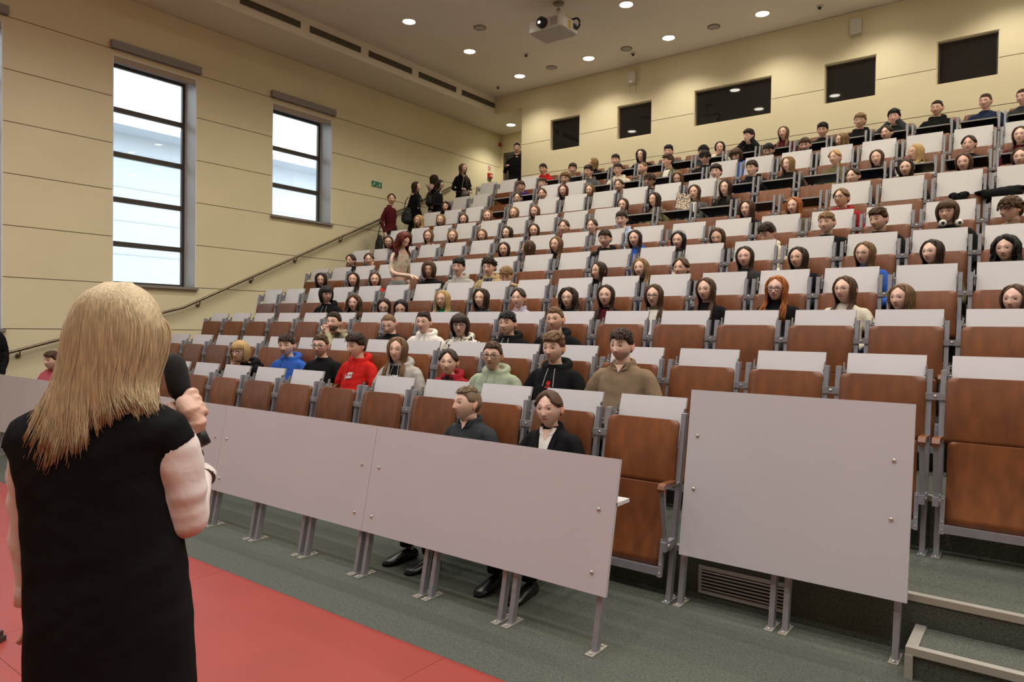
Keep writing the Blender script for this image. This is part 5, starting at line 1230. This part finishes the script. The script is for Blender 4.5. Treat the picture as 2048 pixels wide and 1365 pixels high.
# figures at the left edge
L = (-10.56, 3.03, 0); standing(L, 55, 50, 'crew', 'dkbrown', 'blazer', 'black', 'person in black suit standing at the left edge', .72, fem=False, s=1.0)

# ------------------------------------------------------------------ the speaker
D0 = 1.8
root = np.array([onD(214, 900, D0)[0], onD(214, 900, D0)[1], 0.0]); YS = math.radians(-155)
fw = np.array([math.sin(YS), -math.cos(YS), 0]); lf_ = np.array([math.cos(YS), math.sin(YS), 0])      # facing; +x = the speaker's left
bk = -FWD.copy(); bk[2] = 0; bk /= np.linalg.norm(bk); rt = np.array([RIGHT[0], RIGHT[1], 0]); rt /= np.linalg.norm(rt)
def Lp(p): return np.asarray(p, float)-root
sp_skin = (.68, .43, .33)
HCn = Lp(onD(243, 664, D0+.02)); Rh = rotm(math.radians(-160+14), math.radians(6), 0.)
mb = MB(); hdm = MB(); add_head(hdm, HCn, Rh, .95, np.array(sp_skin), HC['blond'], 1, fem=True)
def wring(px0, px1, py_, hy, D=D0, n=24, p=2.5, push=0.):
    a = Lp(onD(px0, py_, D)); b_ = Lp(onD(px1, py_, D)); c = (a+b_)/2 - bk*push; h = np.linalg.norm(b_-a)/2; c[2] = (a[2]+b_[2])/2
    out = []
    for t in np.linspace(0, 2*PI, n, endpoint=False):
        cc, ss = math.cos(t), math.sin(t); out.append(c + rt*h*math.copysign(abs(cc)**(2/p), cc) + bk*hy*math.copysign(abs(ss)**(2/p), ss))
    return out
vest_rows = [(78, 384, 1460, .135), (66, 382, 1365, .135), (66, 377, 1240, .13), (63, 365, 1120, .12), (56, 346, 1020, .112), (42, 338, 950, .11), (30, 352, 900, .108), (32, 366, 868, .102), (62, 362, 838, .094), (108, 320, 812, .082), (150, 276, 795, .068)]
v = MB(); v.loft([wring(a, c, y, h) for a, c, y, h in vest_rows])
# cap shoulders of the vest
for px, py_, dx in ((345, 880, 1), (55, 885, -1)):
    v.tube([Lp(onD(px-dx*60, py_-38, D0)), Lp(onD(px-dx*15, py_-10, D0)), Lp(onD(px+dx*6, py_+18, D0+.01))], [.060, .068, .060], 14)
sh_r = Lp(onD(338, 880, D0+.01)); el_r = Lp(onD(368, 1030, D0+.05)); wr_r = Lp(onD(381, 905, D0+.24)); cf_r = Lp(onD(391, 955, D0+.19))
sh_l = Lp(onD(70, 890, D0+.02)); el_l = Lp(onD(58, 1060, D0+.06)); wr_l = Lp(onD(66, 1190, D0+.09))
# body under the clothes, one skin
bd_ = MB(); bd_.loft([wring(a+26, c-26, y, h*.75) for a, c, y, h in vest_rows[:-1]])
nk = HCn + np.array([0, 0, -.06]); bd_.tube([nk, HCn-bk*.0+np.array([0, 0, -.12]), Lp(onD(212, 800, D0)), Lp(onD(212, 840, D0))], [.050, .050, .058, .085], 14)
bd_.tube(cr([sh_r, el_r, wr_r], 9), [.042, .042, .042, .040, .038, .036, .032, .028, .025], 12); bd_.tube(cr([sh_l, el_l, wr_l], 9), [.042, .042, .040, .038, .036, .033, .030, .027, .024], 12)
for sx in (-1, 1):
    hp_ = Lp(root)+lf_*sx*.09; bd_.tube([hp_+np.array([0, 0, .80]), hp_+np.array([0, 0, .45]), hp_+np.array([0, 0, .07])], [.085, .058, .04], 10)
mt = Lp(onD(345, 708, D0+.22)); mbm = Lp(onD(362, 795, D0+.22)); me_ = Lp(onD(409, 890, D0+.20))
ax = (me_-mbm); ax /= np.linalg.norm(ax)
hc_ = Lp(onD(378, 822, D0+.235)); far = FWD.copy()
rgt = RIGHT - ax*np.dot(RIGHT, ax); rgt /= np.linalg.norm(rgt); nr_ = np.cross(ax, rgt); nr_ = nr_ if np.dot(nr_, -FWD) > 0 else -nr_   # nr_ towards the camera
axp = lambda t: mbm + ax*t
# back of hand and wrist
bd_.tube(cr([wr_r-(.05*(wr_r-el_r)), wr_r, axp(.085)+nr_*.024+rgt*.014, axp(.040)+nr_*.026+rgt*.014, axp(.012)+nr_*.022+rgt*.018], 9), [.025, .025, .026, .031, .034, .035, .034, .030, .022], 12, flat=.8)
for i, (t, L_) in enumerate(((.004, .026), (.026, .030), (.048, .029), (.068, .025))):
    K = axp(t)+rgt*.036+nr_*.016
    bd_.tube(cr([axp(t+.02)+nr_*.030+rgt*.012, K, axp(t)+rgt*.036-nr_*.016, axp(t)+rgt*.012-nr_*.034, axp(t)-rgt*.020-nr_*.026, axp(t)-rgt*.030-nr_*.004], 12), [.011, .013, .0128, .012, .0115, .011, .0108, .0105, .010, .0095, .009, .008], 8)
bd_.tube(cr([axp(.085)+nr_*.026-rgt*.010, axp(.055)+nr_*.022-rgt*.024, axp(.022)+nr_*.012-rgt*.032, axp(-.002)+nr_*.006-rgt*.034], 8), [.018, .0165, .015, .014, .0135, .013, .012, .009], 8)
hl = Lp(onD(66, 1200, D0+.09)); hand(bd_, wr_l, (.05, 0, -1), -np.array(rt), 1, .35, None, .92, 8)
bm = union(bd_, .0046, 2); bcol = len(bm.vertices); paint(bm, sp_skin)
# join the head to the body mesh
co = [tuple(q.co) for q in bm.vertices]; fs = [tuple(q.vertices) for q in bm.polygons]; allm = MB(); allm.add(co, fs, 0, True, sp_skin); allm.add(hdm.v, hdm.f, 0, True, hdm.c)
spk = obj('person', allm, SKIN, None, tuple(root)); tag(spk, 'speaker in black vest and white shirt seen from behind, holding a microphone', 'person')
objm('vest', union(v, .009, 4, .0022, 8), cloth('black'), spk)
CC['shirt'] = (.80, .71, .69); CM['shirt'] = mat('cloth_shirt', CC['shirt'], .75, noise=(6, .04), bump=(9, .35, .02))
s_ = MB(); s_.tube(cr([Lp(onD(300, 870, D0)), sh_r, .5*(sh_r+el_r)+rt*.01, el_r, .55*el_r+.45*cf_r, cf_r], 16), [.05, .056, .060, .062, .063, .064, .064, .064, .062, .060, .060, .058, .055, .051, .047, .044], 16)
s_.ell(el_r+np.array([0, 0, -.008]), (.060, .060, .058), 14, 10)
s_.tube(cr([Lp(onD(110, 875, D0)), sh_l, el_l, wr_l+np.array([0, 0, .03])], 12), [.05, .052, .054, .054, .053, .052, .050, .047, .044, .042, .040, .038], 14)
s_.tube([Lp(onD(212, 775, D0))+np.array([.063*math.cos(a), .063*math.sin(a), 0]) for a in np.linspace(0, 2*PI, 21)], .016, 8, flat=1.9)
s_.loft([wring(a+12, c-12, y, h*.86) for a, c, y, h in vest_rows[4:]])
sm_ = objm('shirt', union(s_, .008, 4, .0035, 9), CM['shirt'], spk)
CM['cuffdots'] = spots('cuff_polka', (.72, .66, .62), (.10, .09, .10), 150, .66)
dwr = wr_r-el_r; dwr /= np.linalg.norm(dwr); u1 = np.cross(dwr, (0, 0, 1)); u1 /= np.linalg.norm(u1); u2 = np.cross(dwr, u1)
cuff = MB(); cuff.loft([[cf_r+dwr*t+(u1*math.cos(a)+u2*math.sin(a))*r_ + rt*max(0, np.dot(u1*math.cos(a)+u2*math.sin(a), rt))*o_ for a in np.linspace(0, 2*PI, 24, endpoint=False)] for t, r_, o_ in ((-.025, .042, .0), (.010, .040, .002), (.024, .040, .004), (.010, .043, .014), (-.006, .043, .012))], cap=False)
obj('cuff', cuff, CM['cuffdots'], sm_)
cl = MB(); cl.loft([[wr_l+np.array([r_*math.cos(a), r_*math.sin(a), z_]) for a in np.linspace(0, 2*PI, 20, endpoint=False)] for z_, r_ in ((.05, .040), (.02, .041), (-.02, .043), (-.021, .036))], cap=False); obj('cuff', cl, CM['shirt'], sm_)
wb = MB(); wb.tube([wr_r+dwr*(-.012)+(u1*math.cos(a)+u2*math.sin(a))*.031 for a in np.linspace(0, 2*PI, 21)], .006, 8); obj('bracelet', wb, M['bagbrown'], spk)
g = MB(); g.loft([wring(84, 372, 1330, .12), wring(92, 370, 1480, .12)], cap=True)
for sx in (-1, 1):
    hp_ = lf_*sx*.09; g.tube([hp_+np.array([0, 0, .72]), hp_+np.array([0, 0, .45]), hp_+np.array([0, 0, .06])], [.10, .080, .06], 12)
objm('trousers', union(g, .014, 3, .002, 2), cloth('black'), spk)
for sx in (-1, 1):
    o_ = objm('shoe', SHOE, M['shoe'], spk, tuple(lf_*sx*.09)); o_.rotation_euler = (0, 0, YS)
# hair: an under-layer of locks and many fine strands
R_ = random.Random(5); hb = MB(); U = R_.uniform
cpm = MB(); cap(cpm, .016, .016, .020, nape=-.09, fr=.074, earz=-.04, amp=.0015)
cv = (np.array(cpm.v)*.97) @ Rh.T + HCn; hb.add(cv, cpm.f, 0, True)
up = np.array([0, 0, 1.])
def strand(q, dep, jit, zl, r0, r1, sides, n):
    """q: -1 left .. 1 right edge in the photograph; dep 0..1 outer to inner layer"""
    w = math.sqrt(max(0, 1-q*q)); o = .012*(1-dep)
    P_ = [HCn + rt*(.030*q-.004) + bk*(.002+.03*w) + up*(.118+o*.6), HCn + rt*.088*q + bk*(.018+(.070+o)*w) + up*(.094-.030*abs(q)**2),
          HCn + rt*(.115+o)*q + bk*(.004+(.104+o)*w) + up*(.030-.02*abs(q)), HCn + rt*((.119+o)*q-.006) + bk*(.008+(.104+o)*w) + up*-.055,
          HCn + rt*((.117+o)*q-.020) + bk*(.022+(.092+o)*w) + up*-.125]
    lz = zl
    le = .135*q-.013 if q > .1 else -.0005+(q-.1)*.182; l4 = (.117+o)*q-.020
    if lz > -.26: P_.append(HCn + rt*(.45*l4+.55*le) + bk*(.030+.082*w+o) + up*(-.125+.5*(lz+.125)))
    else: P_.append(HCn + rt*(.5*l4+.5*le) + bk*(.050+.070*w+o) + up*(-.125+.5*(lz+.125)))
    P_.append(HCn + rt*(le + jit[0]) + bk*(((.066+.058*w) if lz < -.26 else (.036+.074*w))+o+jit[1]) + up*lz)
    p = cr(P_, n); rad = [r0*(.8+.2*math.sin(PI*min(1, i/(n*.5)))) if i < n*.65 else r0+(r1-r0)*((i/(n-1)-.65)/.35) for i in range(n)]
    return p, rad
def zend(q): return float(np.interp(q, [-1, -.7, -.35, -.1, .06, .2, .55, 1], [-.275, -.31, -.32, -.30, -.25, -.205, -.195, -.215]))
for i in range(110):
    q = -1+2*(i+.5)/110; p, rad = strand(q, .8, (U(-.006, .006), U(-.004, .002)), zend(q)+U(-.015, .03), .012, .003, 6, 16); hb.tube(p, rad, 6, flat=.6, up=tuple(bk))
for c in range(130):
    qc = U(-1, 1); tip = (U(-.014, .014), U(-.006, .010)); zt = zend(qc)+(U(-.02, .045) if qc < .1 else U(-.03, .02))
    for k in range(11):
        q = max(-1, min(1, qc+U(-.075, .075))); dep = U(0, .55)
        p, rad = strand(q, dep, (tip[0]+U(-.003, .003)-(q-qc)*.11, tip[1]+U(-.002, .002)), zt+U(-.012, .012), U(.0016, .0030), .0006, 4, 18)
        ph = U(0, 6); am = U(0, .004)
        p = [pp + rt*am*math.sin(j*.7+ph)*(j/17) for j, pp in enumerate(p)]
        hb.tube(p, rad, 4, up=tuple(bk))
obj('hair', hb, None, spk).data.materials.append(hair_mat('speaker', (.58, .46, .28)))
# microphone in the speaker's hand
mc = empty('microphone', tuple(root+mbm)); tag(mc, 'black handheld microphone with foam windscreen in the speaker\'s hand', 'microphone')
M['foam'] = mat('foam_black', (.012, .012, .012), .95, bump=(220, .6, .004))
foam_ax = mbm-mt; Lf = np.linalg.norm(foam_ax); foam_ax /= Lf
obj('windscreen', MB().tube([-foam_ax*Lf*(1-t)+foam_ax*.0 for t in (0, .06, .18, .4, .65, .85, 1.0)], [.008, .020, .029, .032, .032, .030, .022], 18), M['foam'], mc)
tot = np.linalg.norm(me_-mbm)
obj('handle', MB().tube([-ax*.02, ax*tot*.5, ax*(tot-.045), ax*(tot-.04), ax*tot], [.019, .018, .0165, .020, .019], 16), M['black'], mc)
# dark foot of a lectern at the very edge
q = onD(2, 1275, 1); zz = CAMP+ray(2, 1275)*((0.03-1.5)/ray(2, 1275)[2]); lt = empty('lectern_foot', (zz[0]-.03, zz[1], 0)); tag(lt, 'dark wooden furniture foot on red floor at left edge', 'furniture foot')
lt.rotation_euler = (0, 0, math.radians(37)); obj('foot_block', MB().box(-.30, .022, -.02, .02, 0, .025).box(-.30, .012, -.014, .014, .025, .05), M['door'], lt)
